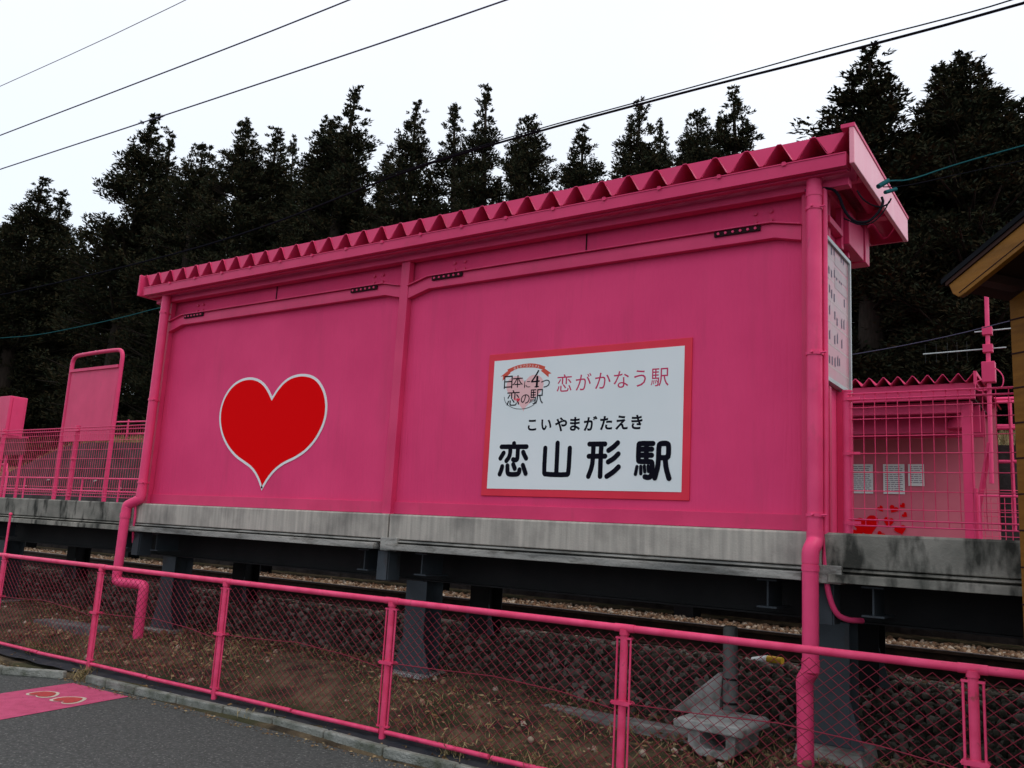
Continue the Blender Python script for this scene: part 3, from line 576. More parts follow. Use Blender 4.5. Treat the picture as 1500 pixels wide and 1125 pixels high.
# ================================================================== WELDED MESH FENCES on the platform
def mesh_fence(label,x0,x1,posts,y,pitch,loc):
    t=thing('mesh_fence',label,'fence',loc)
    z0,z1=ZS+.05,1.10
    for x in posts:
        p=MB().tube([(x,y,ZS-.02),(x,y,1.135)],.030,14).build('post','pipe',t)
        MB().tube([(x,y,1.13),(x,y,1.142)],.034,14).build('post_cap','pipe',p)
        m=MB()
        for z in (.235,.66+.04,1.08): m.tube([(x,y,z-.014),(x,y,z+.014)],.034,14); m.bar((x,y-.034,z),(x+.09,y-.036,z),.006,.02)
        m.build('post_clip','pipe',p)
    m=MB()
    xx=x0
    while xx<x1: m.tube([(xx,y-.045,.265),(xx,y-.045,1.055)],.0029,4,False,False); xx+=pitch
    for z in (.36,.46,.58,.70,.82,.94,1.02) if False else (.328,.446,.571,.697,.814,.93,1.01): m.tube([(x0-.02,y-.049,z),(x1,y-.049,z)],.0032,5,True,False)
    m.build('welded_panel','fence',t)
    for zc in (.235,1.085):
        m=MB()
        for dy,dz in ((-.055,.022),(-.02,.022),(-.055,-.018),(-.02,-.018)): m.tube([(x0-.03,y+dy,zc+dz),(x1,y+dy,zc+dz)],.0042,6)
        xx=x0
        while xx<x1:
            m.tube([(xx,y-.055,zc+.022),(xx,y-.02,zc+.022),(xx,y-.02,zc-.018),(xx,y-.055,zc-.018)],.0022,4,False,False); xx+=pitch
        m.build('triangular_edge','pipe',t)
    return t
mesh_fence('pink welded mesh fence on the platform edge to the right of the shelter',-1.47,1.9,(-1.515,.5,1.95),6.23,.072,(-.5,6.23,ZS))
mesh_fence('pink welded mesh fence on the platform edge to the left of the shelter',-17.2,-9.62,(-17.25,-15.3,-13.25,-11.30,-9.68),6.23,.05,(-12,6.23,ZS))
# ================================================================== STATION NAME FRAME (back of it), left
sf=thing('sign_frame','blank pink sign back on two legs with a rounded tubular top, left of the shelter','sign frame',(-13.35,7.5,ZS))
m=MB(); m.tube(chaikin([(-14.03,7.5,ZS),(-14.05,7.5,2.20),(-14.05,7.5,2.46),(-13.85,7.5,2.545),(-12.85,7.5,2.555),(-12.62,7.5,2.47),(-12.62,7.5,2.2),(-12.60,7.5,ZS)],1)[0:2]+chaikin([(-14.05,7.5,2.25),(-14.05,7.5,2.52),(-13.8,7.5,2.545),(-12.85,7.5,2.555),(-12.62,7.5,2.53),(-12.62,7.5,2.25)],3)[1:]+[(-12.60,7.5,ZS)],.032,12); m.build('tube_frame','pink',sf)
MB().box(-14.0,-12.66,7.485,7.515,1.12,2.27).build('panel','pink',sf,bev=.004)
MB().bar((-14.02,7.47,2.28),(-12.64,7.47,2.28),.03,.045).build('top_bar','pink',sf)
# pink cabinet at the far left
pc=thing('pink_cabinet','pink box cabinet on a post at the far left of the platform','cabinet',(-16.0,7.5,ZS))
MB().box(-16.35,-15.72,7.4,7.7,1.22,1.94).build('box','pink',pc,bev=.01); MB().box(-16.22,-16.10,7.5,7.6,ZS,1.219).build('post','pink',pc,bev=.004); MB().box(-15.719,-15.70,7.45,7.65,1.26,1.90).build('door','pink',pc)
bb=thing('brown_board','small dark brown board on a pink post behind the mesh fence, far left','board',(-18.6,9.0,ZS))
MB().box(-19.15,-18.2,8.98,9.02,1.10,1.44).build('panel','brownboard',bb,bev=.004); MB().box(-19.18,-18.17,8.97,9.03,1.441,1.47).build('top_edge','pink',bb)
for x in (-19.0,-18.4): MB().tube([(x,9.05,-.95),(x,9.05,1.4)],.03,10).build('post','pink',bb)
# far platform with low rail
fp=thing('far_platform','second platform across the track, mostly hidden behind the near one','platform',(-8,14.5,-1.25))
MB().box(-40,6,12.0,16.2,-.25,ZS).build('deck','concrete_old',fp,bev=.01)
for i in range(10): MB().box(-39+4.8*i-.15,-39+4.8*i+.15,12.5,12.8,-1.4,-.2501).build('column','steel_dark_shade',fp)
lr=thing('low_handrail','low pink handrail on the far platform seen through the left mesh fence','handrail',(-22,12.5,ZS))
for z in (.90,.58): MB().tube([(-29,12.5,z),(-16.5,12.5,z)],.022,8).build('rail','pipe',lr)
for x in (-25,-22.1,-20.4,-18.5,-16.6,-28): MB().tube([(x,12.5,ZS),(x,12.5,.92)],.024,8).build('post','pipe',lr)
rr=thing('ramp_handrail','sloping pink ramp handrail at the far left behind the mesh fence','handrail',(-22,10.9,ZS))
m=MB().tube(chaikin([(-26.5,11.3,.40),(-24.0,11.3,1.12),(-23.55,11.3,1.17),(-23.55,11.3,.16)],1),.03,10); m.build('rail','pipe',rr)
# retaining wall
rw=MB(); XS=[-60+1.5*i for i in range(58)]
pt=[]
for x in XS: pt+= [(x,17.0,-1.3),(x,17.0,topw(x)+.0),(x,17.22,topw(x)+.0)]
rw.add(pt,[(3*i,3*i+3,3*i+4,3*i+1) for i in range(len(XS)-1)]+[(3*i+1,3*i+4,3*i+5,3*i+2) for i in range(len(XS)-1)])
rwo=rw.build('retaining_wall','retain',origin=(-12,17,-1.3)); tag(rwo,'long dark stone retaining wall below the grassy bank across the track','retaining wall')
m=MB()
for i in range(26):
    x=-40+1.55*i; m.tube([(x,17.0,.9+.25*(i%2)-.02*x*0),(x,16.9,.9+.25*(i%2)-.02)],.035,8)
m.build('weep_pipe','trough',rwo)
# handrail on the bank
bh=thing('bank_handrail','pink handrail along the top of the grassy bank above the retaining wall','handrail',(-20,17.6,2.3))
for dz in (.85,.42): 
    MB().tube([(-33,17.6,topw(-31)+dz),(3,17.6,topw(3)+dz)],.028,8).build('rail','pipe',bh)
for i in range(26):
    x=-33+1.44*i; MB().tube([(x,17.6,topw(max(x,-31))-.1),(x,17.6,topw(max(x,-31))+.88)],.032,8).build('post','pipe',bh)
# ================================================================== OPPOSITE SHELTER
os_=thing('opposite_shelter','smaller pink corrugated-roof shelter across the track behind the right mesh fence','station shelter',(-5,15,ZS))
MB().box(-9.2,-1.60,16.3,16.36,ZS,2.70).build('back_wall','mural',os_)
MB().box(-9.2,-9.14,14.7,16.29,ZS,2.5).build('side_wall','wall',os_)
P=.209; m=MB(); prof=[]; x=-9.40
while x<-1.66: prof+=[(x,0),(x+.02,0),(x+.095,-.115),(x+.115,-.115)]; x+=P
n=len(prof); vs=[]
for dz in (0,-.012):
    for y,dy in ((14.2,0),(16.7,-.05)): vs+=[(a,y,2.785+dy+b+dz) for a,b in prof]
m.add(vs,[(i,i+1,n+i+1,n+i) for i in range(n-1)]+[(2*n+i,3*n+i,3*n+i+1,2*n+i+1) for i in range(n-1)]+[(i,2*n+i,2*n+i+1,i+1) for i in range(n-1)]); m.build('roof','pink',os_)
MB().box(-9.1,-1.7,14.42,16.09,2.44,2.46).build('shade_ceiling','soffit',os_)  # added dark panel that cuts the light inside the shelter
MB().prism([(14.15,2.60),(14.15,2.80),(16.7,2.75),(16.7,2.58)],-1.66,-1.62,'x').build('gable_fascia','pink',os_)
MB().box(-9.3,-1.67,14.3,14.40,2.42,2.655).build('front_beam','pink',os_)
MB().box(-9.3,-1.67,16.1,16.29,2.42,2.655).build('rear_beam','pink',os_)
for x in (-9.1,-5.4,-1.815): MB().box(x-.07,x+.07,14.52,14.66,ZS,2.42).build('post','pink',os_,bev=.006)
MB().box(-9.1,-1.74,14.53,14.65,2.25,2.419).build('inner_and_shade_beam','pink',os_)
for yy in (15.1,15.7): MB().box(-9.1,-1.70,yy-.04,yy+.04,2.02,2.4395).build('inner_and_shade_beam','pink',os_)  # extra beams added and made deep to shade the back wall
m=MB(); m.tube([(-2.0,15.0,2.45),(-2.0,15.0,2.30),(-2.0,15.0,2.24),(-2.0,15.0,2.12),(-2.0,15.0,2.07)],[.02,.03,.11,.15,.155],14); o=m.build('lamp_shade','pink',os_)
# red heart leaves on the mural
Ym=16.29; KK=16.3/15.5
hts=[(-3.47,.55,.235,.25,1.0),(-3.62,.42,.13,.5,1.),(-3.25,.83,.075,.6,.7),(-3.05,.83,.085,-.5,1.),(-2.91,.89,.055,.7,1.),(-2.88,.74,.055,.9,1.),(-3.13,.62,.115,-.2,.8),(-2.95,.50,.10,.3,1.1),(-3.12,.28,.14,.2,1.),(-3.25,.40,.08,-.6,1.)]
for k,(x,z,s,ro,sq) in enumerate(hts):
    MB().add([(a,Ym-.002*k,b) for a,b in heart2(x*KK,z*KK,s*.85*KK,22,ro,sq)],[tuple(range(22))]).build('painted_heart','deepred',os_)
# notices
for k,(x0,x1,z0,z1,lab) in enumerate(((-3.70,-3.36,1.075,1.565,'left-hand white paper notice on the pink wall of the far shelter'),(-3.20,-2.87,1.075,1.565,'middle white paper notice on the pink wall of the far shelter'),(-2.815,-2.575,1.21,1.565,'smaller right-hand white paper notice on the far shelter wall'))):
    x0,x1,z0,z1=[q*KK for q in (x0,x1,z0,z1)]
    t=thing('paper_notice',lab,'notice',((x0+x1)/2,16.28,z0),'paper notices on the far shelter wall')
    sheet=MB().box(x0,x1,16.27,16.275,z0,z1).build('sheet','paper',t)
    m=MB(); z=z1-.05; first=True
    while z>z0+.05:
        a=x0+.03; 
        while a<x1-.06:
            l=.03+.06*rng.random(); m.add([(a,16.268,z),(min(a+l,x1-.03),16.268,z),(min(a+l,x1-.03),16.268,z+.012),(a,16.268,z+.012)],[(0,1,2,3)]); a+=l+.012
        z-=.034
    m.build('printed_lines','print',sheet)
# small mesh gate panel & brace on the far platform, right
gt=thing('mesh_barrier','small pink mesh barrier on the far platform beside the mast','barrier',(-1.2,13,ZS))
m=MB(); m.tube([(-1.50,13,ZS),(-1.50,13,.90),(.6,13,.905),(.6,13,ZS)],.022,10); m.build('frame','pipe',gt)
m=MB()
for i in range(27): m.tube([(-1.45+.078*i,13,ZS+.03),(-1.45+.078*i,13,.88)],.004,4,False,False)
for i in range(10): m.tube([(-1.5,13.004,ZS+.05+.085*i),(.6,13.004,ZS+.05+.085*i)],.004,4,False,False)
m.build('mesh_infill','fence',gt)
# antenna mast
am=thing('antenna_mast','slim pink mast with two antennas and a pink box beside the far shelter','antenna mast',(-1.355,13,ZS))
MB().tube([(-1.355,13,ZS+.9),(-1.33,13,4.0)],.028,10).build('mast','pipe',am)
MB().box(-1.42,-1.26,12.93,13.07,2.40,2.68).build('junction_box','pink',am,bev=.01)
for z in (3.10,2.86): MB().box(-1.40,-1.28,12.95,13.05,z-.05,z+.06).build('mast_clamp','pink',am,bev=.006)
MB().bar((-1.36,13,1.6),(-1.60,13.3,.5),.05,.05).build('brace','pink',am)
MB().tube([(-1.56,13.1,.2),(-1.56,13.1,1.0)],.03,8).build('foot_post','pink',am)
for z,xa,xb,els in ((3.12,-1.50,-.85,(-1.05,)),(2.86,-2.15,-1.13,(-2.12,-1.98,-1.84,-1.72,-1.6))):
    a=MB().tube([(xa,13.06,z),(xb,13.06,z+.02)],.009,8).build('antenna_boom','alu',am)
    m=MB()
    for x in els: m.tube([(x,13.06,z-.13),(x,13.06,z+.14)],.004,6)
    m.build('antenna_element','steel_dark_shade',a)
m=MB(); m.tube(chaikin([(-1.34,12.95,2.65),(-1.16,12.95,2.5),(-1.18,12.95,2.3),(-1.33,12.95,2.32)],2),.008,6); m.tube(chaikin([(-1.33,12.95,2.30),(-1.50,12.95,2.28),(-1.5,12.95,2.42),(-1.36,12.95,2.44)],2),.008,6); m.build('cable_loop','pipe',am)
# red pipe frame on the bank at right
rf=thing('pipe_railing','rose-pink square pipe railing on the bank behind the antenna mast','railing',(-1.2,16.6,1.2))
m=MB(); 
for z in (1.72,2.28,2.78): m.tube([(-1.95,16.6,z),(1.5,16.6,z)],.03,8)
for x in (-1.95,-1.42,.2,1.5): m.tube([(x,16.6,.6),(x,16.6,2.78)],.03,8)
m.build('pipework','pipe',rf)
# ================================================================== RIGHT TIMBER BUILDING
ang=R_(55); U=Vector((math.sin(ang),-math.cos(ang),0)); Nn=Vector((math.cos(ang),math.sin(ang),0)) # U along the gable wall, Nn away
C0=Vector((-.462,5.65,0))
def LB(a,b,z): p=C0+U*a+Nn*b; return (p.x,p.y,z)
def lprism(mb,poly,b0,b1):
    n=len(poly); mb.add([LB(a,b0,z) for a,z in poly]+[LB(a,b1,z) for a,z in poly],[tuple(range(n)),tuple(range(2*n-1,n-1,-1))]+[(i,i+n,(i+1)%n+n,(i+1)%n) for i in range(n)]); return mb
wb=thing('timber_building','yellow-stained timber building with a dark gable roof at the right edge','building',tuple(C0)[:2]+(-1.5,))
SL=.43
zt=1.52
lprism(MB(),[(0,-1.6),(3.2,-1.6),(3.2,zt),(1.6,zt+1.6*SL),(0,zt)],0,4).build('walls','wood',wb)
m=MB()
for i in range(16):
    z=-1.4+.20*i; lprism(m,[(-.003,z),(3.2,z),(3.2,z+.008),(-.003,z+.008)],-.004,-.0005)
m.build('board_joint','joint_and_shade',wb)
def rp(a): return 1.625+SL*(a+.14) if a<1.6 else 1.625+SL*(3.34-a)
m=MB(); lprism(m,[(-.14,rp(-.14)-.03),(1.6,rp(1.6)-.03),(3.34,rp(3.34)-.03),(3.34,rp(3.34)),(1.6,rp(1.6)+.0),(-.14,rp(-.14))],-.37,4.3); m.build('roof','rooftile',wb)
m=MB(); lprism(m,[(-.115,rp(-.115)-.031),(-.115,rp(-.115)-.055),(1.6,rp(1.6)-.055),(1.6,rp(1.6)-.031)],-.362,-.30); lprism(m,[(-.11,rp(-.11)-.0555),(-.07,rp(-.07)-.062),(1.6,rp(1.6)-.062),(1.6,rp(1.6)-.0555)],4.0,4.28); m.build('verge_trim','soffit',wb)
m=MB(); lprism(m,[(-.10,rp(-.10)-.056),(-.075,rp(-.075)-.125),(-.035,rp(-.035)-.172),(0,rp(0)-.178),(1.6,rp(1.6)-.178),(1.6,rp(1.6)-.056)],-.352,-.315); fb=m.build('fascia_board','woodlight',wb,bev=.003)
m=MB(); lprism(m,[(-.03,rp(-.03)-.148),(1.6,rp(1.6)-.148),(1.6,rp(1.6)-.153),(-.03,rp(-.03)-.153)],-.3545,-.3521); m.build('fascia_groove','joint_and_shade',fb)
m=MB(); lprism(m,[(-.08,rp(-.08)-.058),(-.08,rp(-.08)-.10),(1.6,rp(1.6)-.10),(1.6,rp(1.6)-.058)],-.314,4.0); m.build('soffit','soffit',wb)
for a,h in ((.07,.05),(.75,.08)):
    m=MB(); lprism(m,[(a-.045,rp(a)-.101),(a+.045,rp(a)-.101),(a+.045,rp(a)-.101-h),(a-.045,rp(a)-.101-h)],-.3139,-.0045); m.build('purlin_end','soffit',wb)
# ================================================================== CABLE TROUGH, marker post, small things
ct=thing('cable_trough','pale concrete cable-trough end with a thick lid and U-shaped opening behind the fence','cable trough',(-2.4,6.2,-1.40))
m=MB(); m.prism([(-2.575,-1.238),(-2.575,-1.335),(-2.49,-1.405),(-2.29,-1.405),(-2.23,-1.36),(-2.23,-1.238),(-2.30,-1.238),(-2.30,-1.325),(-2.335,-1.35),(-2.44,-1.35),(-2.485,-1.325),(-2.485,-1.238)],6.08,6.56,'y'); m.build('u_block','trough',ct,bev=.008)
m=MB(); m.prism([(-2.66,-1.236),(-2.67,-1.186),(-2.63,-1.167),(-2.19,-1.167),(-2.16,-1.186),(-2.16,-1.236)],6.03,6.60,'y'); m.build('lid','trough',ct,bev=.012)
MB().box(-4.3,-2.66,6.46,6.62,-1.44,-1.342).build('trough_run','lip',ct,bev=.008)
tp=thing('concrete_slab','flat grey concrete trough cover lying in the weeds at the left behind the fence','concrete slab',(-10.2,5.9,-1.36))
MB().prism([(-11.0,-1.42),(-9.75,-1.42),(-9.75,-1.28),(-11.0,-1.30)],5.85,6.15,'y').build('slab','post_grey',tp,bev=.01)
mp_=thing('grey_post','stubby grey round post with a slanting concrete brace standing behind the cable trough','post',(-2.48,6.75,-1.3))
m=MB(); m.tube([(-2.50,6.72,-1.40),(-2.505,6.70,-.60),(-2.505,6.70,-.565)],[.056,.056,.050],16); c=m.build('post','post_grey',mp_)
for z in (-1.13,-.955): MB().tube([(-2.503,6.71,z-.008),(-2.503,6.71,z+.008)],.0585,16).build('band','steel_dark_shade',c)
MB().prism([(-2.99,-1.26),(-2.60,-1.26),(-2.57,-.93),(-2.60,-.92)],6.72,6.78,'y').build('brace','trough',mp_,bev=.006)
yl=thing('yellow_tube','short yellow and white plastic tube lying at the edge of the ballast','plastic tube',(-2.75,8.2,-.95))
MB().tube([(-2.66,8.05,-.93),(-2.52,8.02,-.93)],.032,12).build('yellow_sleeve','yellow',yl); MB().tube([(-2.80,8.08,-.98),(-2.66,8.05,-.94)],[.05,.045],10).build('white_end','white',yl)
wt=thing('white_tag','small white tag on the steel column beside the right downpipe','tag',(-1.72,6.55,-.52)); MB().box(-1.80,-1.752,6.56,6.565,-.475,-.425).build('plate','white',wt)
# ================================================================== OVERHEAD CABLES
def cable(pts,r,mm,label,n=6,ext=True):
    o=MB().tube(chaikin(pts,2),r,n).build('overhead_cable',mm,origin=pts[len(pts)//2]); return tag(o,label,'cable')
cable([(-60,5.6,8.6),(-30,6.0,7.25),(-15.1,6.2,7.0),(-10.1,6.3,7.02),(-2,6.4,7.3),(20,6.6,9)],.006,'cable_p','palest and uppermost thin cable crossing the top left corner of the sky')
cable([(-60,6.6,8.3),(-34,7.0,7.25),(-17.2,7.16,7.0),(-12.3,7.28,6.98),(-8.2,7.4,7.0),(-1,7.6,7.2),(20,8,8.6)],.0105,'cable_v','upper of the two violet-grey cables crossing the sky at the left')
cable([(-60,7.2,8.3),(-34,7.7,7.2),(-19,8.0,7.0),(-12.6,8.2,6.96),(-6.3,8.45,7.0),(-1,8.6,7.1),(20,9,8.6)],.0115,'cable_v','lower of the two violet-grey cables, just touching the cedar tops')
cable([(-60,8.4,5.6),(-30,8.4,4.55),(-19,8.4,4.35),(-13.1,8.4,4.40),(-10.5,8.4,4.55),(-8.28,8.4,4.84),(-7.3,8.4,4.92),(-5.57,8.4,4.98),(-4.45,8.4,4.99),(-3.4,8.4,5.0),(-2.2,8.4,4.99),(-.48,8.4,5.01),(6,8.4,5.3),(20,8.4,6.3)],.014,'cable','thick black cable sweeping up over the shelter roof to the top right corner',8)
cable([(-8.3,8.37,4.86),(-6,8.37,4.99),(-4.4,8.37,5.005),(-3.0,8.37,5.03),(-2.1,8.37,5.055),(-.9,8.37,5.045),(-.48,8.37,5.07),(6,8.37,5.5),(20,8.37,6.5)],.007,'cable','thin black cable running just above the thick one over the shelter roof')
cable([(-1.29,6.36,2.68),(-1.25,6.5,2.74),(-1.17,6.7,2.80),(-.89,6.9,2.95),(-.438,7.0,3.048),(.6,7.3,3.3),(8,9,6)],.006,'cable_t','teal cable running from the right end of the shelter roof up to the right edge')
cable([(-1.29,6.40,2.66),(-1.2,6.7,2.76),(-.9,7.05,2.93),(-.461,7.3,3.057),(.6,7.6,3.25),(8,9.5,5.5)],.004,'cable','thin dark cable just under the teal one at the right end of the shelter roof')
cable([(-9,12,2.5),(-5,12,2.5),(-2.83,12,2.68),(-1.75,12,2.82),(-.98,12,2.975),(4,12,4)],.006,'cable_v','faint thin cable above the far shelter roof behind the timetable board')
cable([(-50,9,6),(-30,9,4.1),(-20,9,3.68),(-18.5,9,3.60),(-16.7,9,3.64),(-15.3,9,3.685),(-14.0,9,3.77),(-9.5,7.5,3.15),(-9.3,7.0,2.85)],.008,'cable_t','teal cable in front of the cedars left of the shelter')
m=MB(); m.tube([(-1.31,6.33,2.64),(-1.26,6.42,2.71)],.018,8); m.tube([(-1.27,6.36,2.60),(-1.22,6.48,2.66)],.014,8); o=m.build('cable_splice','cable_t',origin=(-1.28,6.38,2.66)); tag(o,'dark teal cable splice bundle at the right end of the shelter roof','cable splice')
# ================================================================== LEAF CLOUD HELPERS
def leaf_mesh(name,m,C,D,L,W,seed):
    """C centres, D directions, L lengths, W widths -> diamond leaves"""
    r=np.random.RandomState(seed); n=len(C)
    D=D/np.linalg.norm(D,axis=1,keepdims=True); A=np.cross(D,r.normal(size=(n,3))); A/=np.linalg.norm(A,axis=1,keepdims=True)
    L=np.asarray(L)[:,None]; W=np.asarray(W)[:,None]
    v=np.stack([C-D*L*.5,C+A*W*.5-D*L*.05,C+D*L*.5,C-A*W*.5-D*L*.05],1)
    me=bpy.data.meshes.new(name); me.vertices.add(4*n); me.vertices.foreach_set('co',v.reshape(-1)); me.loops.add(4*n); me.loops.foreach_set('vertex_index',np.arange(4*n,dtype=np.int32))
    me.polygons.add(n); me.polygons.foreach_set('loop_start',np.arange(0,4*n,4,dtype=np.int32)); me.update(calc_edges=True); me.materials.append(M[m]); return me
def cedar_meshes(seed,H=16.,R=2.0,nb=190,base=.10,pw=.8,lean=0.,dens=95,gap=.12):
    r=np.random.RandomState(seed); C=[];D=[];L=[];W=[]; tm=MB()
    tm.tube([(0,0,-1),(.02,0,H*.3),(lean*.3,.05,H*.65),(lean,0,H*.97)],[.24,.19,.11,.02],7)
    holes=[(r.uniform(0,6.28),r.uniform(.15,.8)) for _ in range(12)]
    for i in range(nb):
        t=base+(1-base)*r.uniform(0,1)**.9; a=r.uniform(0,6.28)
        if any(abs((a-h[0]+3.14)%6.28-3.14)<.7 and abs(t-h[1])<.035 for h in holes) : continue
        rr=R*min(1.,(1-t)/.45)**pw*r.uniform(.72,1.04)*(1+.10*math.sin(3*a+seed)+.12*math.sin(t*23+2*a+seed)); rr=max(rr,.05)
        z0=t*H; dx,dy=math.cos(a),math.sin(a); rise=rr*r.uniform(-.1,.45); cx=lean*t
        tip=(cx+dx*rr,dy*rr,z0+rise)
        if rr>.5: tm.tube([(cx,0,z0-.15*rr),(cx+dx*rr*.55,dy*rr*.55,z0-.02),tip],[.045*(1.1-t),.028,.01],4,False)
        for fr in ((.35,.62,.92) if rr>1 else (.5,.95) if rr>.4 else (.9,)):
            if r.uniform()<gap+.05+.12*(t<.6): continue
            pr=min(.06+.27*rr,.21+.17*(1-t))*r.uniform(.7,1.3)*(1.2-.4*fr); c=np.array([cx+dx*rr*fr,dy*rr*fr,z0+rise*fr+.05])+r.normal(size=3)*.08
            n=int(dens*(pr/.34)**1.7)+10; q=r.normal(size=(n,3)); q/=np.linalg.norm(q,axis=1,keepdims=True); q*=r.uniform(.45,1.0,(n,1))
            C.append(c+q*pr*np.array([1,1,1.05])); D.append(q*.7+np.array([dx*.3,dy*.3,.7])+r.normal(size=(n,3))*.35); L.append(r.uniform(.09,.18,n)); W.append(r.uniform(.032,.058,n))
    n=30; zz=r.uniform(.955,1.0,n); C.append(np.stack([lean*zz+r.normal(size=n)*.05,r.normal(size=n)*.05,zz*H],1)); D.append(np.stack([r.normal(size=n)*.3,r.normal(size=n)*.3,np.ones(n)],1)); L.append(r.uniform(.15,.3,n)); W.append(r.uniform(.03,.05,n))
    cm=leaf_mesh('crown','needle',np.concatenate(C),np.concatenate(D),np.concatenate(L),np.concatenate(W),seed+1)
    return cm,tm
VAR=[]
for k,(R0,pw,base,gap,nb,lean) in enumerate(((1.5,1.0,.08,.06,560,.2),(1.4,.9,.10,.05,540,-.2),(1.5,.72,.10,.04,600,.1),(1.4,1.1,.08,.10,520,.3),(1.7,.85,.06,.05,640,-.1),(1.2,1.05,.12,.16,420,.15))):
    cm,tm=cedar_meshes(100+k,16.,R0,nb,base,pw,lean,gap=gap)
    VAR.append((cm,tm,R0))
TM={}
sky_done=0
def cedar(x,y,ztop,wid,var,label,group):
    cm,tm,R0=VAR[var]; g=G(x,y); H=ztop-g
    t=thing('cedar_tree',label,'tree',(x,y,g),group)
    sz=H/16.; sx_=wid/(2*R0*.92)
    if var not in TM:
        ob=tm.build('trunk','bark'); TM[var]=ob.data; bpy.data.objects.remove(ob)
    a=rng.uniform(0,6.28)
    for nm,me in (('trunk',TM[var]),('crown',cm)):
        o=bpy.data.objects.new(nm,me); col.objects.link(o); o.parent=t; o.scale=(sx_,sx_,sz); o.rotation_euler=(0,0,a)
    return t
FOC=1283.8
def ray(u,v):
    return r2*((u-750)/FOC)-u2*((v-562.5)/FOC)+fw
def crown_at(u,v,Y,wpx,var,label,group):
    d=ray(u,v); p=d*(Y/d.y); depth=p.dot(fw); return cedar(p.x,p.y,p.z,wpx*depth/FOC,var,label,group)
SKY=[ # skyline cedars: top pixel, plane, crown width px, mesh
(10,330,25,90,4,'blunt low cedar cut by the left edge of the photo'),
(52,262,24,105,0,'broad cedar at the far left of the skyline with a ragged point'),
(99,283,26,72,1,'slimmer cedar right beside the broad far-left one, before the first gap of sky'),
(215,172,24,115,0,'tall open cedar just right of the first wide gap of sky'),
(256,198,26,62,5,'thin sparse cedar leaning on the right side of the tall open one'),
(295,211,24,95,2,'blunt-topped cedar between the thin sparse one and a twin pair'),
(367,181,24,100,4,'left tree of the twin cedars a third of the way along the skyline'),
(405,192,25,85,1,'right tree of the twin cedars, with dense shoulders'),
(431,203,27,50,5,'wispy small cedar top directly right of the twin pair'),
(488,178,25,95,2,'cedar forming the left shoulder of the tallest left-hand spire'),
(510,121,24,100,3,'tallest sharp cedar spire left of the middle of the picture'),
(562,224,26,60,5,'short cedar point left of the cedar above the middle post'),
(607,156,24,90,0,'cedar rising straight above the middle post of the shelter'),
(681,152,25,85,3,'left and fuller one of the close pair above the centre of the roof'),
(719,129,24,72,5,'right, taller and slimmer one of the close pair above the centre of the roof'),
(771,172,24,88,2,'dense column-shaped cedar right of the close pair, alone against the sky'),
(863,186,25,85,1,'small pointed cedar standing in the dip right of the column-shaped one'),
(930,147,24,88,1,'cedar whose tip crosses the thick black cable'),
(973,178,26,72,0,'small cedar directly right of the one under the thick cable'),
(1018,164,25,82,2,'round-shouldered cedar in the group left of the roof peak'),
(1050,176,27,52,5,'thin cedar tip squeezed between the round-shouldered and the pointed one'),
(1085,136,24,105,0,'pointed cedar nearest left of the gap above the right end of the roof'),
(1271,84,22,175,0,'big pointed cedar directly behind the right roof corner'),
(1385,99,23,120,4,'left top of the biggest cedar mass at the right edge'),
(1413,79,22,175,4,'tallest top of the biggest cedar mass at the right edge'),
(1475,150,22.5,150,2,'drooping right shoulder cedar of the mass at the right edge'),
]
for u,v,Y,wp,va,lab in SKY: crown_at(u,v,Y,wp*1.5,va,lab,'cedars on the skyline')
sky_u=[(s[0],s[1]) for s in SKY]
def skyv(u):
    if u<0: return 330
    b=min(sky_u,key=lambda s:abs(s[0]-u)); return b[1]
u=-180; k=0
while u<1640:
    base_v=np.interp(u,[-180,0,140,170,450,560,820,900,1130,1200,1230,1640],[400,322,340,262,245,245,255,228,214,205,190,205])
    Yk=27+4*((k*37)%10)/10
    crown_at(u,base_v+rng.uniform(-8,45),Yk,rng.uniform(62,98)*(1.3 if u>1200 else 1),(k*5+1)%6,'dark cedar of the wood behind the skyline cedars','cedars filling the wood')
    u+=rng.uniform(34,50); k+=1
u=-150
while u<-100:
    crown_at(u,rng.uniform(400,470) if u<1150 else rng.uniform(330,400),rng.uniform(31,36),rng.uniform(80,130),k%6,'dark cedar of the wood behind the skyline cedars','cedars filling the wood'); u+=rng.uniform(85,130); k+=1
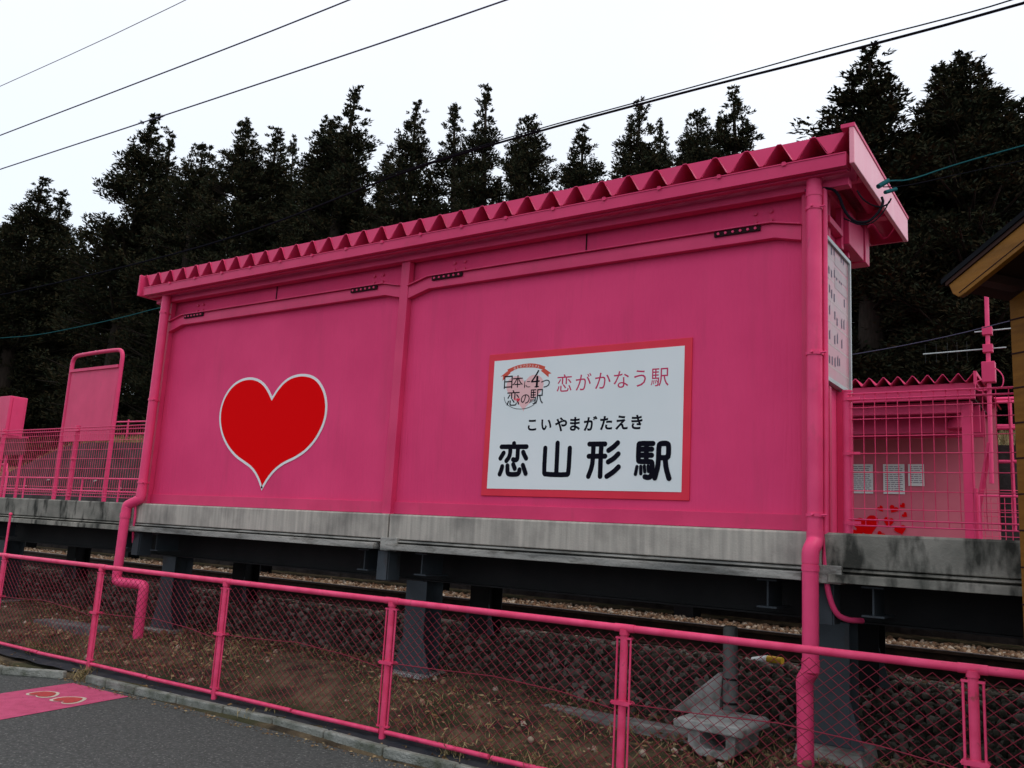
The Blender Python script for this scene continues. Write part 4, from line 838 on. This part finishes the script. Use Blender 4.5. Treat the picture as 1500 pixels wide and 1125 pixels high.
# undergrowth
def GR(x,y): return -1.712 if y<5.0 else G(x,y)
def scatter_stuff(name,label,cat,m,n,x0,x1,y0,y1,hfun,L0,L1,W0,W1,seed,up=.6,clump=0):
    r=np.random.RandomState(seed); x=r.uniform(x0,x1,n);y=r.uniform(y0,y1,n)
    if clump:
        cx=r.uniform(x0,x1,clump);cy=r.uniform(y0,y1,clump);i=r.randint(0,clump,n); rad=hfun(0)*.9
        q=r.normal(size=(n,3)); q/=np.linalg.norm(q,axis=1,keepdims=True); q*=r.uniform(.5,1,(n,1)); sc_=r.uniform(.6,1.3,clump)[i][:,None]; q=q*sc_*rad
        C=np.stack([cx[i],cy[i],[G(a,b) for a,b in zip(cx[i],cy[i])]],1)+q*np.array([1.2,1.2,1.0])+np.array([0,0,rad*.5]); D=q+r.normal(size=(n,3))*.5
    else:
        z=np.array([GR(a,b) for a,b in zip(x,y)]); C=np.stack([x,y,z+hfun(r.uniform(0,1,n))],1); D=np.stack([r.normal(size=n)*(1-up),r.normal(size=n)*(1-up),np.full(n,up)],1)
    me=leaf_mesh(name,m,C,D,r.uniform(L0,L1,n),r.uniform(W0,W1,n),seed)
    o=bpy.data.objects.new(name,me); col.objects.link(o); return tag(o,label,cat,kind='stuff')
scatter_stuff('undergrowth','dark leafy undergrowth between the cedar trunks','undergrowth','needle2',60000,-60,12,21,27,lambda h:1.2,.12,.3,.06,.14,11,clump=150)
scatter_stuff('bank_grass','dry yellow-brown grass on the bank above the retaining wall','grass','grass',26000,-45,4,17.1,20.5,lambda h:h*.12,.15,.45,.012,.03,12,up=.75)
scatter_stuff('weeds','sparse dry weeds and grass on the bare ground behind the chain-link fence','weeds','grass',7000,-15,0,5.3,7.1,lambda h:h*.03,.05,.14,.004,.010,13,up=.55)
scatter_stuff('leaf_litter','fallen brown leaves and twigs scattered behind and under the chain-link fence','leaf litter','leaf',5200,-15,0,5.15,7.2,lambda h:.012+h*.01,.02,.07,.012,.03,14,up=.08)
scatter_stuff('road_edge_debris','brown leaf crumbs and grit gathered on the road along the kerb','leaf litter','leaf',900,-10,0,4.86,4.985,lambda h:.12+h*.004,.01,.035,.005,.015,15,up=.04)
# weed tufts along the kerb and bottom rail
r=np.random.RandomState(21); C=[];D=[]
for cx,cy,n,h in ((-8.43,5.03,90,.07),(-8.60,5.2,60,.06),(-6.0,5.1,40,.05),(-5.9,5.3,60,.08),(-4.0,5.27,120,.12),(-3.3,5.28,140,.13),(-9.9,5.3,160,.15),(-9.5,5.35,120,.13),(-3.65,5.3,80,.1),(-7.3,5.9,60,.2),(-5.1,5.7,80,.16)):
    a=r.normal(size=(n,2))*.06; C.append(np.stack([cx+a[:,0],cy+a[:,1]*.6,G(cx,cy)+r.uniform(0,h,n)],1)); D.append(np.stack([r.normal(size=n)*.5,r.normal(size=n)*.5,np.full(n,.7)],1))
C=np.concatenate(C);D=np.concatenate(D); me=leaf_mesh('weed_tufts','grass',C,D,r.uniform(.04,.12,len(C)),r.uniform(.004,.012,len(C)),5); o=bpy.data.objects.new('weed_tufts',me); col.objects.link(o); tag(o,'small green-brown weed tufts along the kerb and the fence foot','weeds',kind='stuff')
